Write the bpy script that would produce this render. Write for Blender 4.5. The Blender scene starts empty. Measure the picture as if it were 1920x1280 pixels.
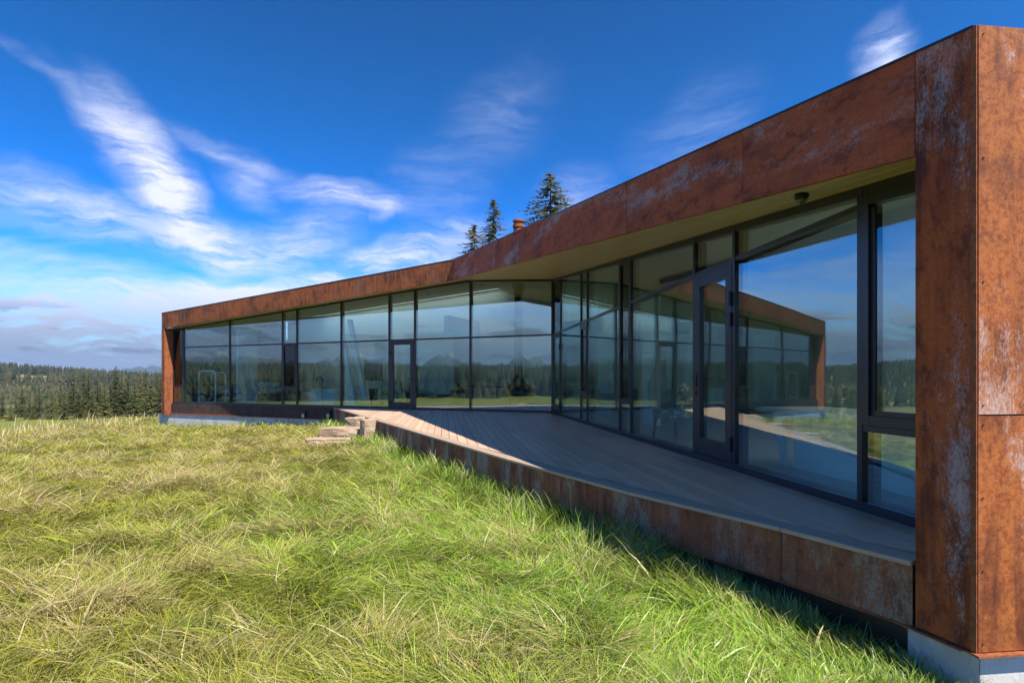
import bpy, bmesh, math, random
import numpy as np
from mathutils import Vector, Matrix

random.seed(7)
RNG = np.random.default_rng(11)
SC = bpy.context.scene
COL = SC.collection

# ------------------------------------------------------------------ camera
F = 1066.67            # focal length in photo pixels (20 mm lens)
HY = 711.0             # photo row of the horizon
EYE = 1.02             # eye height above the deck boards (z = 0)
cam_d = bpy.data.cameras.new('camera')
cam_d.lens = 20.0
cam_d.sensor_width = 36.0
cam_d.shift_y = (HY - 640.0) / 1920.0
cam_d.clip_start = 0.05
cam_d.clip_end = 60000
cam = bpy.data.objects.new('camera', cam_d)
COL.objects.link(cam)
cam.location = (0, 0, EYE)
cam.rotation_euler = (math.radians(90), 0, 0)
SC.camera = cam

# ------------------------------------------------------------------ node helper
class G:
    def __init__(self, tree):
        self.t = tree
        tree.nodes.clear()
    def n(self, kind, ins=None, out=0, **props):
        nd = self.t.nodes.new(kind)
        for k, v in props.items():
            setattr(nd, k, v)
        for k, v in (ins or {}).items():
            s = nd.inputs[k]
            if isinstance(v, bpy.types.NodeSocket):
                self.t.links.new(v, s)
            else:
                s.default_value = v
        return nd.outputs[out] if out is not None else nd
    def m(self, op, a, b=0.0, c=0.0, clamp=False):
        return self.n('ShaderNodeMath', {0: a, 1: b, 2: c}, operation=op, use_clamp=clamp)
    def v(self, op, a, b=(0, 0, 0), out=0):
        return self.n('ShaderNodeVectorMath', {0: a, 1: b}, out=out, operation=op)
    def mix(self, fac, a, b, blend='MIX'):
        nd = self.n('ShaderNodeMix', None, out=None, data_type='RGBA', blend_type=blend)
        for i, val in ((0, fac), (6, a), (7, b)):
            if isinstance(val, bpy.types.NodeSocket):
                self.t.links.new(val, nd.inputs[i])
            else:
                nd.inputs[i].default_value = val if i == 0 else (*val[:3], 1)
        return nd.outputs[2]
    def mapr(self, v, a, b, c=0.0, d=1.0, smooth=True):
        return self.n('ShaderNodeMapRange', {0: v, 1: a, 2: b, 3: c, 4: d},
                      interpolation_type='SMOOTHSTEP' if smooth else 'LINEAR')
    def noise(self, vec, scale, detail=3.0, rough=0.55, dist=0.0, out=0):
        return self.n('ShaderNodeTexNoise', {'Vector': vec, 'Scale': scale, 'Detail': detail,
                                             'Roughness': rough, 'Distortion': dist}, out=out)
    def scalev(self, vec, s):
        return self.v('MULTIPLY', vec, s)

# ------------------------------------------------------------------ sky and sun
SUN = Vector((0.44, -0.50, 1.0)).normalized()
W = bpy.data.worlds.new('World')
SC.world = W
W.use_nodes = True
g = G(W.node_tree)
sky = g.n('ShaderNodeTexSky', sky_type='NISHITA', sun_disc=False,
          sun_elevation=math.asin(SUN.z), sun_rotation=math.atan2(SUN.x, SUN.y),
          altitude=1200.0, air_density=1.0, dust_density=0.25, ozone_density=2.2)
skyg = g.n('ShaderNodeGamma', {'Color': g.v('MULTIPLY', sky, (0.26, 0.26, 0.26)), 'Gamma': 1.9})
skyc = g.n('ShaderNodeHueSaturation', {'Hue': 0.5, 'Saturation': 1.16, 'Value': 1.55, 'Color': g.v('MULTIPLY', skyg, g.mix(g.mapr(g.n('ShaderNodeSeparateXYZ', {0: g.n('ShaderNodeTexCoord', out=0)}, out=2), 0.16, 0.50), (0.60, 0.76, 0.92), (0.06, 0.82, 0.94)))})
dirv = g.n('ShaderNodeTexCoord', out=0)
sep = g.n('ShaderNodeSeparateXYZ', {0: dirv}, out=None)
az = g.m('ARCTAN2', sep.outputs[0], sep.outputs[1])
el = g.m('ARCSINE', sep.outputs[2])
ae = g.n('ShaderNodeCombineXYZ', {0: az, 1: el, 2: 0.0})
def px_ae(x, y):
    a, b = (x - 960) / F, (HY - y) / F
    return math.atan2(a, 1.0), math.atan2(b, math.hypot(a, 1.0))
# wisps: domain-warped soft ellipses carrying streak noise
wn = g.noise(ae, 3.2, 3.0, 0.55, out=1)
warp = g.v('MULTIPLY', g.v('SUBTRACT', wn, (0.5, 0.5, 0.5)), (0.11, 0.09, 0))
wn2 = g.noise(ae, 11.0, 4.0, 0.6, out=1)
warp2 = g.v('MULTIPLY', g.v('SUBTRACT', wn2, (0.5, 0.5, 0.5)), (0.045, 0.028, 0))
wn3 = g.noise(ae, 34.0, 4.0, 0.62, out=1)
warp3 = g.v('MULTIPLY', g.v('SUBTRACT', wn3, (0.5, 0.5, 0.5)), (0.018, 0.010, 0))
aew = g.v('ADD', g.v('ADD', g.v('ADD', ae, warp), warp2), warp3)
wisps = [  # x, y, half length, half width, angle (down to the right), strength
    (245, 270, 150, 48, 52, 0.95), (300, 340, 110, 40, 62, 0.8), (130, 352, 250, 44, 10, 0.66), (350, 400, 120, 44, 14, 1.0), (170, 205, 130, 26, 38, 0.34),
    (390, 240, 120, 16, 14, 0.40), (650, 345, 120, 20, 2, 0.70), (728, 368, 34, 14, -50, 0.45),
    (545, 432, 150, 40, -18, 0.60), (650, 478, 290, 26, -17, 0.78), (430, 505, 300, 40, -6, 0.42),
    (800, 460, 130, 46, -18, 0.52), (860, 400, 60, 18, -20, 0.45), (480, 322, 70, 26, 20, 0.42),
    (1080, 360, 80, 50, -30, 0.30), (1670, 60, 60, 40, -60, 0.42), (930, 200, 120, 60, -35, 0.12),
    (60, 110, 150, 12, 26, 0.16), (820, 330, 100, 60, -25, 0.16), (1290, 230, 120, 60, -30, 0.10)]
acc = None
for (x, y, hl, hw, ang, st) in wisps:
    a0, e0 = px_ae(x + (45 if x < 450 else 0), y + (50 if x < 450 else 30))
    k = math.cos(a0) ** 1.4 / F
    rot = math.radians(ang)
    q = g.n('ShaderNodeMapping', {'Vector': aew, 'Location': (a0, e0, 0), 'Rotation': (0, 0, -rot),
                                  'Scale': (hl * k * 1.05, hw * k * 1.35, 1)}, vector_type='TEXTURE')
    ln = g.v('LENGTH', q, out=1)
    c = g.m('MULTIPLY', g.mapr(ln, 1.35, 0.0), st)
    acc = c if acc is None else g.m('MAXIMUM', g.m('ADD', acc, g.m('MULTIPLY', c, 0.3)), c)
# streak texture, combed along a slanting wind
comb = g.n('ShaderNodeMapping', {'Vector': aew, 'Rotation': (0, 0, math.radians(20)), 'Scale': (6.0, 34.0, 1)})
st1 = g.noise(comb, 1.0, 9.0, 0.68, 0.2)
comb2 = g.n('ShaderNodeMapping', {'Vector': aew, 'Rotation': (0, 0, math.radians(-28)), 'Scale': (8.0, 40.0, 1)})
st2 = g.noise(comb2, 1.0, 9.0, 0.68, 0.2)
streak = g.m('ADD', g.m('MULTIPLY', g.mapr(st1, 0.36, 0.64), 0.6), g.m('MULTIPLY', g.mapr(st2, 0.36, 0.66), 0.6))
wisp = g.m('MULTIPLY', acc, g.m('ADD', 0.16, g.m('MULTIPLY', streak, 1.0)))
# general thin cirrus, thicker towards the horizon, all the way round
lown = g.noise(g.scalev(aew, (2.6, 8.5, 1)), 1.0, 7.0, 0.62, 0.4)
rise = g.mapr(el, 0.30, 0.05)
bank = g.m('MULTIPLY', g.mapr(g.m('ADD', lown, g.m('MULTIPLY', rise, 0.46)), 0.62, 0.84), g.m('ADD', 0.01, g.m('MULTIPLY', rise, 0.82)))
bank = g.m('MULTIPLY', bank, g.m('ADD', g.mapr(el, 0.20, 0.02, 0.30, 0.85), g.m('MULTIPLY', streak, 0.6)))
cover = g.m('MINIMUM', g.m('ADD', wisp, bank), 0.95)
cloudc = g.mix(g.mapr(el, 0.02, 0.15), (0.56, 0.575, 0.76), (2.0, 2.05, 2.4))
# clouds glow more on the sun's side of the sky
csun = g.v('DOT_PRODUCT', dirv, tuple(SUN), out=1)
fwd = g.m('ADD', 1.0, g.m('MULTIPLY', g.mapr(csun, -0.1, 1.0, smooth=False), 2.0))
cloudc = g.v('SCALE', cloudc); cloudc.node.inputs['Scale'].default_value = 1.0
g.t.links.new(fwd, cloudc.node.inputs['Scale'])
skymix = g.mix(cover, skyc, cloudc)
# small flat grey cumulus low over the horizon
cn = g.noise(g.scalev(ae, (9.0, 42.0, 1)), 1.0, 4.0, 0.55)
cum = g.m('MULTIPLY', g.mapr(cn, 0.55, 0.60), g.m('MULTIPLY', g.mapr(el, 0.015, 0.03), g.mapr(el, 0.115, 0.08)))
skymix = g.mix(g.m('MULTIPLY', cum, 0.62), skymix, (0.26, 0.30, 0.46))
bg = g.n('ShaderNodeBackground', {'Color': skymix, 'Strength': 0.118})
g.n('ShaderNodeOutputWorld', {'Surface': bg}, out=None)

sun_d = bpy.data.lights.new('sun', 'SUN')
sun_d.energy = 2.2
sun_d.angle = math.radians(0.53)
sun_d.color = (1.0, 0.93, 0.82)
sun = bpy.data.objects.new('sun', sun_d)
COL.objects.link(sun)
sun.rotation_euler = SUN.to_track_quat('Z', 'Y').to_euler()
sun.location = (20, -30, 40)

vs = SC.view_settings
vs.view_transform = 'Standard'
vs.look = 'None'
vs.exposure = 2.1
vs.gamma = 1.0
vs.use_curve_mapping = False
SC.render.engine = 'CYCLES'
cy = SC.cycles
cy.use_denoising = True
cy.max_bounces = 10
cy.transparent_max_bounces = 24
cy.glossy_bounces = 6
cy.volume_bounces = 0
cy.caustics_reflective = False
cy.caustics_refractive = False

# ------------------------------------------------------------------ object helpers
def link(name, me, mat=None, parent=None, smooth=False):
    o = bpy.data.objects.new(name, me)
    COL.objects.link(o)
    if mat is not None and not me.materials:
        me.materials.append(mat)
    if parent is not None:
        o.parent = parent
        off = Vector((0, 0, 0))
        p = parent
        while p is not None:
            off += Vector(p.location)
            p = p.parent
        o.location = -off                 # meshes are written in world coordinates
    if smooth:
        me.shade_smooth()
    return o

def tag(o, label=None, cat=None, group=None, kind=None):
    for k, v in (('label', label), ('category', cat), ('group', group), ('kind', kind)):
        if v:
            o[k] = v
    return o

def empty(name, loc, label, cat, group=None):
    o = bpy.data.objects.new(name, None)
    COL.objects.link(o)
    o.location = loc
    o.empty_display_size = 0.3
    return tag(o, label, cat, group)

def mesh(name, verts, faces, fix=True):
    me = bpy.data.meshes.new(name)
    me.from_pydata([tuple(v) for v in verts], [], faces)
    if fix:
        bm = bmesh.new()
        bm.from_mesh(me)
        bmesh.ops.recalc_face_normals(bm, faces=bm.faces)
        bm.to_mesh(me)
        bm.free()
    me.update()
    return me

def bulk(name, verts, tris):
    """big triangle mesh straight from numpy arrays"""
    me = bpy.data.meshes.new(name)
    verts = np.asarray(verts, np.float32)
    tris = np.asarray(tris, np.int32)
    me.vertices.add(len(verts))
    me.vertices.foreach_set('co', verts.ravel())
    me.loops.add(tris.size)
    me.loops.foreach_set('vertex_index', tris.ravel())
    me.polygons.add(len(tris))
    me.polygons.foreach_set('loop_start', np.arange(0, tris.size, 3, dtype=np.int32))
    me.update(calc_edges=True)
    return me

class MB:
    """collects shapes for ONE part"""
    def __init__(self):
        self.v, self.f = [], []
    def hexa(self, p):
        b = len(self.v)
        self.v += [tuple(q) for q in p]
        self.f += [tuple(b + i for i in q) for q in
                   ((0, 3, 2, 1), (4, 5, 6, 7), (0, 1, 5, 4), (1, 2, 6, 5), (2, 3, 7, 6), (3, 0, 4, 7))]
        return self
    def box(self, x0, x1, y0, y1, z0, z1):
        return self.hexa([(x0, y0, z0), (x1, y0, z0), (x1, y1, z0), (x0, y1, z0),
                          (x0, y0, z1), (x1, y0, z1), (x1, y1, z1), (x0, y1, z1)])
    def prism(self, poly, zb, zt):
        """plan polygon; zb, zt are functions of (x, y) or numbers"""
        fb = zb if callable(zb) else (lambda x, y: zb)
        ft = zt if callable(zt) else (lambda x, y: zt)
        b, n = len(self.v), len(poly)
        self.v += [(x, y, fb(x, y)) for x, y in poly] + [(x, y, ft(x, y)) for x, y in poly]
        self.f.append(tuple(b + i for i in range(n))[::-1])
        self.f.append(tuple(b + n + i for i in range(n)))
        for i in range(n):
            j = (i + 1) % n
            self.f.append((b + i, b + j, b + n + j, b + n + i))
        return self
    def tube(self, pts, r, seg=8, cap=True):
        pts = [Vector(p) for p in pts]
        rr = r if isinstance(r, (list, tuple)) else [r] * len(pts)
        b = len(self.v)
        up = Vector((0, 0, 1))
        for i, p in enumerate(pts):
            t = (pts[min(i + 1, len(pts) - 1)] - pts[max(i - 1, 0)]).normalized()
            a = t.cross(up)
            if a.length < 1e-3:
                a = Vector((1, 0, 0))
            a.normalize()
            c = a.cross(t).normalized()
            for k in range(seg):
                th = 2 * math.pi * k / seg
                self.v.append(tuple(p + (a * math.cos(th) + c * math.sin(th)) * rr[i]))
        for i in range(len(pts) - 1):
            for k in range(seg):
                k2 = (k + 1) % seg
                self.f.append((b + i * seg + k, b + i * seg + k2, b + (i + 1) * seg + k2, b + (i + 1) * seg + k))
        if cap:
            self.f.append(tuple(b + k for k in range(seg))[::-1])
            self.f.append(tuple(b + (len(pts) - 1) * seg + k for k in range(seg)))
        return self
    def lathe(self, prof, c=(0, 0, 0), seg=24):
        b = len(self.v)
        for r, z in prof:
            for k in range(seg):
                th = 2 * math.pi * k / seg
                self.v.append((c[0] + r * math.cos(th), c[1] + r * math.sin(th), c[2] + z))
        for i in range(len(prof) - 1):
            for k in range(seg):
                k2 = (k + 1) % seg
                self.f.append((b + i * seg + k, b + i * seg + k2, b + (i + 1) * seg + k2, b + (i + 1) * seg + k))
        self.f.append(tuple(b + k for k in range(seg))[::-1])
        self.f.append(tuple(b + (len(prof) - 1) * seg + k for k in range(seg)))
        return self
    def build(self, name, mat, parent=None, smooth=False, bevel=0.0, M=None):
        me = mesh(name, self.v, self.f)
        if M is not None:
            me.transform(M)
        if bevel or smooth:
            bm = bmesh.new()
            bm.from_mesh(me)
            if bevel:
                bmesh.ops.bevel(bm, geom=list(bm.edges), offset=bevel, segments=3 if smooth else 1, affect='EDGES', profile=0.6)
            bm.to_mesh(me)
            bm.free()
        return link(name, me, mat, parent, smooth)

# ------------------------------------------------------------------ numpy value noise
_tab = np.random.default_rng(5).random((256, 256))
def vnoise(x, y):
    x = np.asarray(x, float); y = np.asarray(y, float)
    xi = np.floor(x).astype(int); yi = np.floor(y).astype(int)
    fx = x - xi; fy = y - yi
    fx = fx * fx * (3 - 2 * fx); fy = fy * fy * (3 - 2 * fy)
    T = lambda a, b: _tab[a & 255, b & 255]
    return (T(xi, yi) * (1 - fx) + T(xi + 1, yi) * fx) * (1 - fy) + (T(xi, yi + 1) * (1 - fx) + T(xi + 1, yi + 1) * fx) * fy
def fbm(x, y, o=4):
    s = 0; a = 0.5; t = 0
    for i in range(o):
        s = s + a * vnoise(x * 2 ** i + 17.3 * i, y * 2 ** i + 9.1 * i); t += a; a *= 0.5
    return s / t
def sstep(a, b, x):
    t = np.clip((np.asarray(x, float) - a) / (b - a), 0, 1)
    return t * t * (3 - 2 * t)

# ------------------------------------------------------------------ materials
def new_mat(name):
    m = bpy.data.materials.new(name)
    m.use_nodes = True
    return m, G(m.node_tree)
def finish(g, **kw):
    ins = {}
    for k, v in kw.items():
        ins[{'color': 'Base Color', 'rough': 'Roughness', 'metal': 'Metallic', 'normal': 'Normal',
             'spec': 'Specular IOR Level', 'coat': 'Coat Weight'}[k]] = v
    b = g.n('ShaderNodeBsdfPrincipled', ins)
    g.n('ShaderNodeOutputMaterial', {'Surface': b}, out=None)
    return b
def col(c):
    return (*c[:3], 1)
def bump(g, h, strength=0.3, dist=0.01):
    return g.n('ShaderNodeBump', {'Height': h, 'Strength': strength, 'Distance': dist})

def plain(name, c, rough=0.5, var=0.12, scale=6.0, metal=0.0, bmp=0.0, spec=0.5):
    m, g = new_mat(name)
    p = g.n('ShaderNodeNewGeometry')
    n = g.noise(p, scale, 5.0, 0.6)
    cc = g.mix(g.mapr(n, 0.3, 0.7), [x * (1 - var) for x in c], [min(1, x * (1 + var)) for x in c])
    kw = dict(color=cc, rough=g.mapr(n, 0.2, 0.8, max(0, rough - 0.07), rough + 0.07), metal=metal, spec=spec)
    if bmp:
        kw['normal'] = bump(g, g.noise(p, scale * 6, 4.0), bmp, 0.004)
    finish(g, **kw)
    return m

def rust(name, dark, mid, bright, scale_amt, vert=True, scale_col=(0.33, 0.30, 0.33), streak=1.0, blots=0.7, bfreq=1.0):
    """weathering steel: speckled orange-brown, with patches of grey mill scale and run marks"""
    m, g = new_mat(name)
    p = g.n('ShaderNodeNewGeometry')
    rnd = g.n('ShaderNodeObjectInfo', out=5)
    p = g.v('ADD', p, g.n('ShaderNodeCombineXYZ', {0: g.m('MULTIPLY', rnd, 9.0), 1: 0.0, 2: g.m('MULTIPLY', rnd, 5.0)}))
    big = g.noise(p, 1.5, 5.0, 0.62)
    sp = g.noise(p, 34.0, 5.0, 0.68)
    fine = g.noise(p, 120.0, 3.0, 0.6)
    run = g.noise(g.scalev(p, (13, 13, 1.1) if vert else (1.2, 1.2, 9)), 1.0, 5.0, 0.6, 0.4)
    c = g.mix(g.mapr(sp, 0.30, 0.68), mid, bright)
    c = g.mix(g.mapr(g.m('ADD', g.m('MULTIPLY', big, 0.55), g.m('MULTIPLY', run, 0.45 * streak)), 0.42, 0.66), c, dark)
    c = g.mix(g.m('MULTIPLY', g.mapr(sp, 0.54, 0.72), 0.6), c, dark)
    blot = g.noise(g.scalev(p, (9, 9, 5.5) if vert else (5, 5, 9)), bfreq, 6.0, 0.7)
    c = g.mix(g.m('MULTIPLY', g.mapr(blot, 0.50, 0.66), blots), c, dark)
    c = g.mix(g.m('MULTIPLY', g.mapr(blot, 0.46, 0.32), 0.5), c, bright)
    patch = g.noise(g.scalev(p, (2.6, 2.6, 0.5) if vert else (0.5, 0.5, 2.4)), 1.0, 2.0, 0.45)
    grain = g.noise(g.scalev(p, (85, 85, 40) if vert else (45, 45, 85)), 1.0, 6.0, 0.8)
    clot = g.noise(g.scalev(p, (14, 14, 6) if vert else (6, 6, 14)), 1.0, 4.0, 0.65)
    sm = g.mapr(g.m('ADD', g.m('ADD', g.m('MULTIPLY', patch, 0.58), g.m('MULTIPLY', grain, 0.44)), g.m('MULTIPLY', clot, 0.32)), 0.86 - scale_amt, 1.0 - scale_amt)
    sm = g.m('MULTIPLY', sm, 0.72)
    c = g.mix(sm, c, scale_col)
    c = g.mix(g.m('MULTIPLY', g.mapr(fine, 0.35, 0.7), 0.28), c, [x * 0.4 for x in dark])
    h = g.m('ADD', g.m('MULTIPLY', sp, 0.6), g.m('MULTIPLY', fine, 0.25))
    h = g.m('ADD', h, g.m('MULTIPLY', sm, 0.3))
    finish(g, color=c, rough=g.mapr(sm, 0, 1, 0.78, 0.55), spec=0.35, normal=bump(g, h, 0.5, 0.004))
    return m

M = {}
M['rust_end'] = rust('rust_end', (0.085, 0.020, 0.007), (0.25, 0.055, 0.011), (0.48, 0.155, 0.032), 0.185, True, (0.56, 0.42, 0.36), 0.95, 0.5, 1.8)
M['rust_column'] = rust('rust_column', (0.09, 0.018, 0.008), (0.40, 0.080, 0.016), (0.52, 0.12, 0.024), 0.165, True, (0.44, 0.40, 0.41))
M['rust_high'] = rust('rust_high', (0.11, 0.022, 0.013), (0.37, 0.072, 0.022), (0.50, 0.12, 0.036), 0.165, False, (0.40, 0.35, 0.35), 0.8)
M['rust_left'] = rust('rust_left', (0.10, 0.035, 0.020), (0.30, 0.080, 0.022), (0.45, 0.14, 0.04), 0.14, True, (0.20, 0.17, 0.16))
M['rust_deck'] = rust('rust_deck', (0.085, 0.032, 0.018), (0.24, 0.075, 0.030), (0.34, 0.12, 0.05), 0.22, True, (0.30, 0.29, 0.24))
M['rust_base'] = rust('rust_base', (0.035, 0.024, 0.022), (0.070, 0.042, 0.034), (0.11, 0.062, 0.045), 0.05, True, (0.13, 0.12, 0.12))
M['rust_edge'] = plain('rust_edge', (0.26, 0.075, 0.022), 0.8, 0.35, 30.0)
M['frame'] = plain('frame', (0.022, 0.025, 0.032), 0.34, 0.2, 3.0, 0.0, 0.0, 0.5)
M['black'] = plain('black', (0.012, 0.012, 0.014), 0.4, 0.2, 5.0)
M['chrome'] = plain('chrome', (0.6, 0.6, 0.6), 0.2, 0.1, 8.0, 1.0)
M['white'] = plain('white', (0.85, 0.86, 0.84), 0.55, 0.03, 2.0)
M['wall_white'] = plain('wall_white', (0.62, 0.64, 0.62), 0.7, 0.05, 1.0)
M['ceiling'] = plain('ceiling', (0.60, 0.60, 0.58), 0.8, 0.03, 1.0)
M['tile'] = plain('tile', (0.46, 0.45, 0.43), 0.35, 0.12, 1.3)
M['oak'] = plain('oak', (0.20, 0.125, 0.060), 0.5, 0.25, 5.0)
M['darkwood'] = plain('darkwood', (0.055, 0.035, 0.022), 0.4, 0.25, 6.0)
M['leather'] = plain('leather', (0.045, 0.030, 0.024), 0.38, 0.3, 8.0, 0.0, 0.3)
M['cream'] = plain('cream', (0.62, 0.53, 0.30), 0.7, 0.12, 7.0, 0.0, 0.3)
M['blanket'] = plain('blanket', (0.32, 0.36, 0.38), 0.9, 0.2, 9.0, 0.0, 0.5)
M['fleece'] = plain('fleece', (0.70, 0.66, 0.52), 0.95, 0.15, 30.0, 0.0, 0.9)
M['linen'] = plain('linen', (0.66, 0.70, 0.72), 0.9, 0.06, 8.0, 0.0, 0.3)
M['steel'] = plain('steel', (0.42, 0.43, 0.45), 0.35, 0.1, 5.0, 0.9)
M['bark'] = plain('bark', (0.085, 0.06, 0.042), 0.9, 0.35, 4.0, 0.0, 0.6)
M['lens'] = plain('lens', (0.10, 0.12, 0.11), 0.08, 0.1, 3.0)

def concrete():
    m, g = new_mat('concrete')
    p = g.n('ShaderNodeNewGeometry')
    n = g.noise(p, 3.0, 6.0, 0.65)
    f = g.noise(p, 60.0, 3.0)
    c = g.mix(g.mapr(n, 0.3, 0.7), (0.44, 0.43, 0.41), (0.60, 0.59, 0.57))
    run = g.noise(g.scalev(p, (9, 9, 0.7)), 1.0, 4.0, 0.6)
    c = g.mix(g.m('MULTIPLY', g.mapr(run, 0.58, 0.70), 0.75), c, (0.34, 0.17, 0.05))
    c = g.mix(g.m('MULTIPLY', g.mapr(f, 0.55, 0.7), 0.3), c, (0.2, 0.19, 0.18))
    finish(g, color=c, rough=0.85, normal=bump(g, g.m('ADD', f, n), 0.35, 0.006))
    return m
M['concrete'] = concrete()

def boards(name, a, b, axis, rough, grain_amt=0.35, wear=0.0, gloss=0.5):
    """wood or composite boards running along the plan direction `axis`"""
    m, g = new_mat(name)
    p = g.n('ShaderNodeNewGeometry')
    ang = math.atan2(axis[1], axis[0])
    q = g.n('ShaderNodeVectorRotate', {'Vector': p, 'Axis': (0, 0, 1), 'Angle': -ang}, rotation_type='AXIS_ANGLE')
    rnd = g.n('ShaderNodeObjectInfo', out=5)
    q = g.v('ADD', q, g.n('ShaderNodeCombineXYZ', {0: g.m('MULTIPLY', rnd, 31.0), 1: 0.0, 2: 0.0}))
    gr = g.noise(g.scalev(q, (1.6, 55, 55)), 1.0, 5.0, 0.65, 0.6)
    bg_ = g.noise(p, 0.9, 4.0, 0.6)
    c = g.mix(g.mapr(gr, 0.3, 0.7), a, b)
    c = g.mix(g.m('MULTIPLY', rnd, grain_amt), c, [x * 0.62 for x in a])
    if wear:
        st = g.noise(p, 1.15, 4.0, 0.55, 0.5)
        c = g.mix(g.m('MULTIPLY', g.mapr(st, 0.66, 0.76), 0.55), c, (0.10, 0.055, 0.028))
        c = g.mix(g.m('MULTIPLY', g.mapr(bg_, 0.5, 0.7), wear), c, [min(1, x * 1.25) for x in b])
    finish(g, color=c, rough=g.mapr(gr, 0.2, 0.8, rough - 0.06, rough + 0.08), spec=gloss, normal=bump(g, gr, 0.15, 0.002))
    return m

def glass(name, tint, f0=0.13, refl=(0.93, 0.97, 1.0), wob=0.0020):
    """coated window pane: clear tinted transmission plus mirror reflection (Schlick)"""
    m, g = new_mat(name)
    geo = g.n('ShaderNodeNewGeometry', out=None)
    rnd = g.n('ShaderNodeObjectInfo', out=5)
    off = g.n('ShaderNodeCombineXYZ', {0: g.m('MULTIPLY', rnd, 40.0), 1: g.m('MULTIPLY', rnd, 23.0), 2: 0.0})
    wn = g.noise(g.v('ADD', geo.outputs['Position'], off), 0.9, 1.5, 0.4)
    nrm = g.n('ShaderNodeBump', {'Height': wn, 'Strength': 1.0, 'Distance': wob})
    cs = g.m('ABSOLUTE', g.v('DOT_PRODUCT', geo.outputs['Normal'], geo.outputs['Incoming'], out=1))
    fr = g.m('ADD', f0, g.m('MULTIPLY', g.m('POWER', g.m('SUBTRACT', 1.0, cs), 5.0), 1.0 - f0), clamp=True)
    tr = g.n('ShaderNodeBsdfTransparent', {'Color': col(tint)})
    gl = g.n('ShaderNodeBsdfGlossy', {'Color': col(refl), 'Roughness': 0.0, 'Normal': nrm})
    mx = g.n('ShaderNodeMixShader', {0: fr, 1: tr, 2: gl})
    g.n('ShaderNodeOutputMaterial', {'Surface': mx}, out=None)
    return m
M['glass'] = glass('glass', (0.82, 0.97, 0.94), 0.185, (0.86, 0.97, 1.0))
def frosted():  # translucent sheet for the added fill openings in the roof
    m, g = new_mat('fill_diffuser')
    p = g.n('ShaderNodeNewGeometry')
    c = g.mix(g.noise(p, 3.0, 2.0), (0.84, 0.86, 0.86), (0.90, 0.92, 0.92))
    t = g.n('ShaderNodeBsdfTranslucent', {'Color': c})
    g.n('ShaderNodeOutputMaterial', {'Surface': t}, out=None)
    return m
M['frosted'] = frosted()
M['glass_dark'] = glass('glass_dark', (0.30, 0.32, 0.36), 0.07)

def leaf(name, c1, c2, c3, nscale=0.35, trans=0.25):
    m, g = new_mat(name)
    p = g.n('ShaderNodeNewGeometry', out=None)
    rnd = g.n('ShaderNodeObjectInfo', out=5)
    n = g.noise(p.outputs['Position'], nscale, 4.0, 0.65)
    c = g.mix(g.mapr(p.outputs['Random Per Island'], 0, 1, smooth=False), c1, c2)
    c = g.mix(g.m('MULTIPLY', g.mapr(n, 0.42, 0.62), 0.7), c, c3)
    c = g.mix(g.m('MULTIPLY', rnd, 0.45), c, [x * 0.6 for x in c1])
    d = g.n('ShaderNodeBsdfDiffuse', {'Color': c, 'Roughness': 0.6})
    t = g.n('ShaderNodeBsdfTranslucent', {'Color': c})
    mx = g.n('ShaderNodeMixShader', {0: trans, 1: d, 2: t})
    g.n('ShaderNodeOutputMaterial', {'Surface': mx}, out=None)
    return m
M['needles'] = leaf('needles', trans=0.35, c1=(0.07, 0.095, 0.04), c2=(0.27, 0.29, 0.12), c3=(0.36, 0.31, 0.11))
M['wood_far'] = leaf('wood_far', (0.020, 0.030, 0.018), (0.055, 0.065, 0.032), (0.135, 0.115, 0.060), 0.014, 0.0)

def grass_mat():
    m, g = new_mat('grass')
    a = g.n('ShaderNodeAttribute', attribute_name='Col')
    d = g.n('ShaderNodeBsdfPrincipled', {'Base Color': a, 'Roughness': 0.42, 'Specular IOR Level': 0.5})
    t = g.n('ShaderNodeBsdfTranslucent', {'Color': a})
    mx = g.n('ShaderNodeMixShader', {0: 0.36, 1: d, 2: t})
    g.n('ShaderNodeOutputMaterial', {'Surface': mx}, out=None)
    return m
M['grass'] = grass_mat()

def ground_mat():
    m, g = new_mat('ground')
    p = g.n('ShaderNodeNewGeometry')
    n = g.noise(p, 0.30, 5.0, 0.6)
    f = g.noise(p, 9.0, 5.0, 0.7)
    near = g.mix(g.mapr(n, 0.35, 0.65), (0.075, 0.085, 0.022), (0.20, 0.165, 0.065))
    near = g.mix(g.mapr(f, 0.35, 0.7), near, (0.05, 0.05, 0.018))
    sepx = g.n('ShaderNodeSeparateXYZ', {0: p}, out=None)
    crest = g.m('ADD', sepx.outputs[0], g.m('ADD', g.m('MULTIPLY', sepx.outputs[1], 0.3), 13.4))
    r = g.v('LENGTH', p, out=1)
    field = g.mix(g.mapr(g.noise(p, 0.05, 4.0), 0.35, 0.65), (0.14, 0.155, 0.030), (0.21, 0.20, 0.05))
    c = g.mix(g.mapr(crest, 0.6, -0.6), near, field)
    wild = g.mix(g.mapr(g.noise(p, 0.008, 5.0, 0.6), 0.45, 0.56), (0.045, 0.060, 0.024), (0.20, 0.165, 0.075))
    c = g.mix(g.mapr(r, 110.0, 170.0), c, wild)
    finish(g, color=c, rough=0.95, spec=0.1, normal=bump(g, f, 0.5, 0.03))
    return m
M['ground'] = ground_mat()

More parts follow.
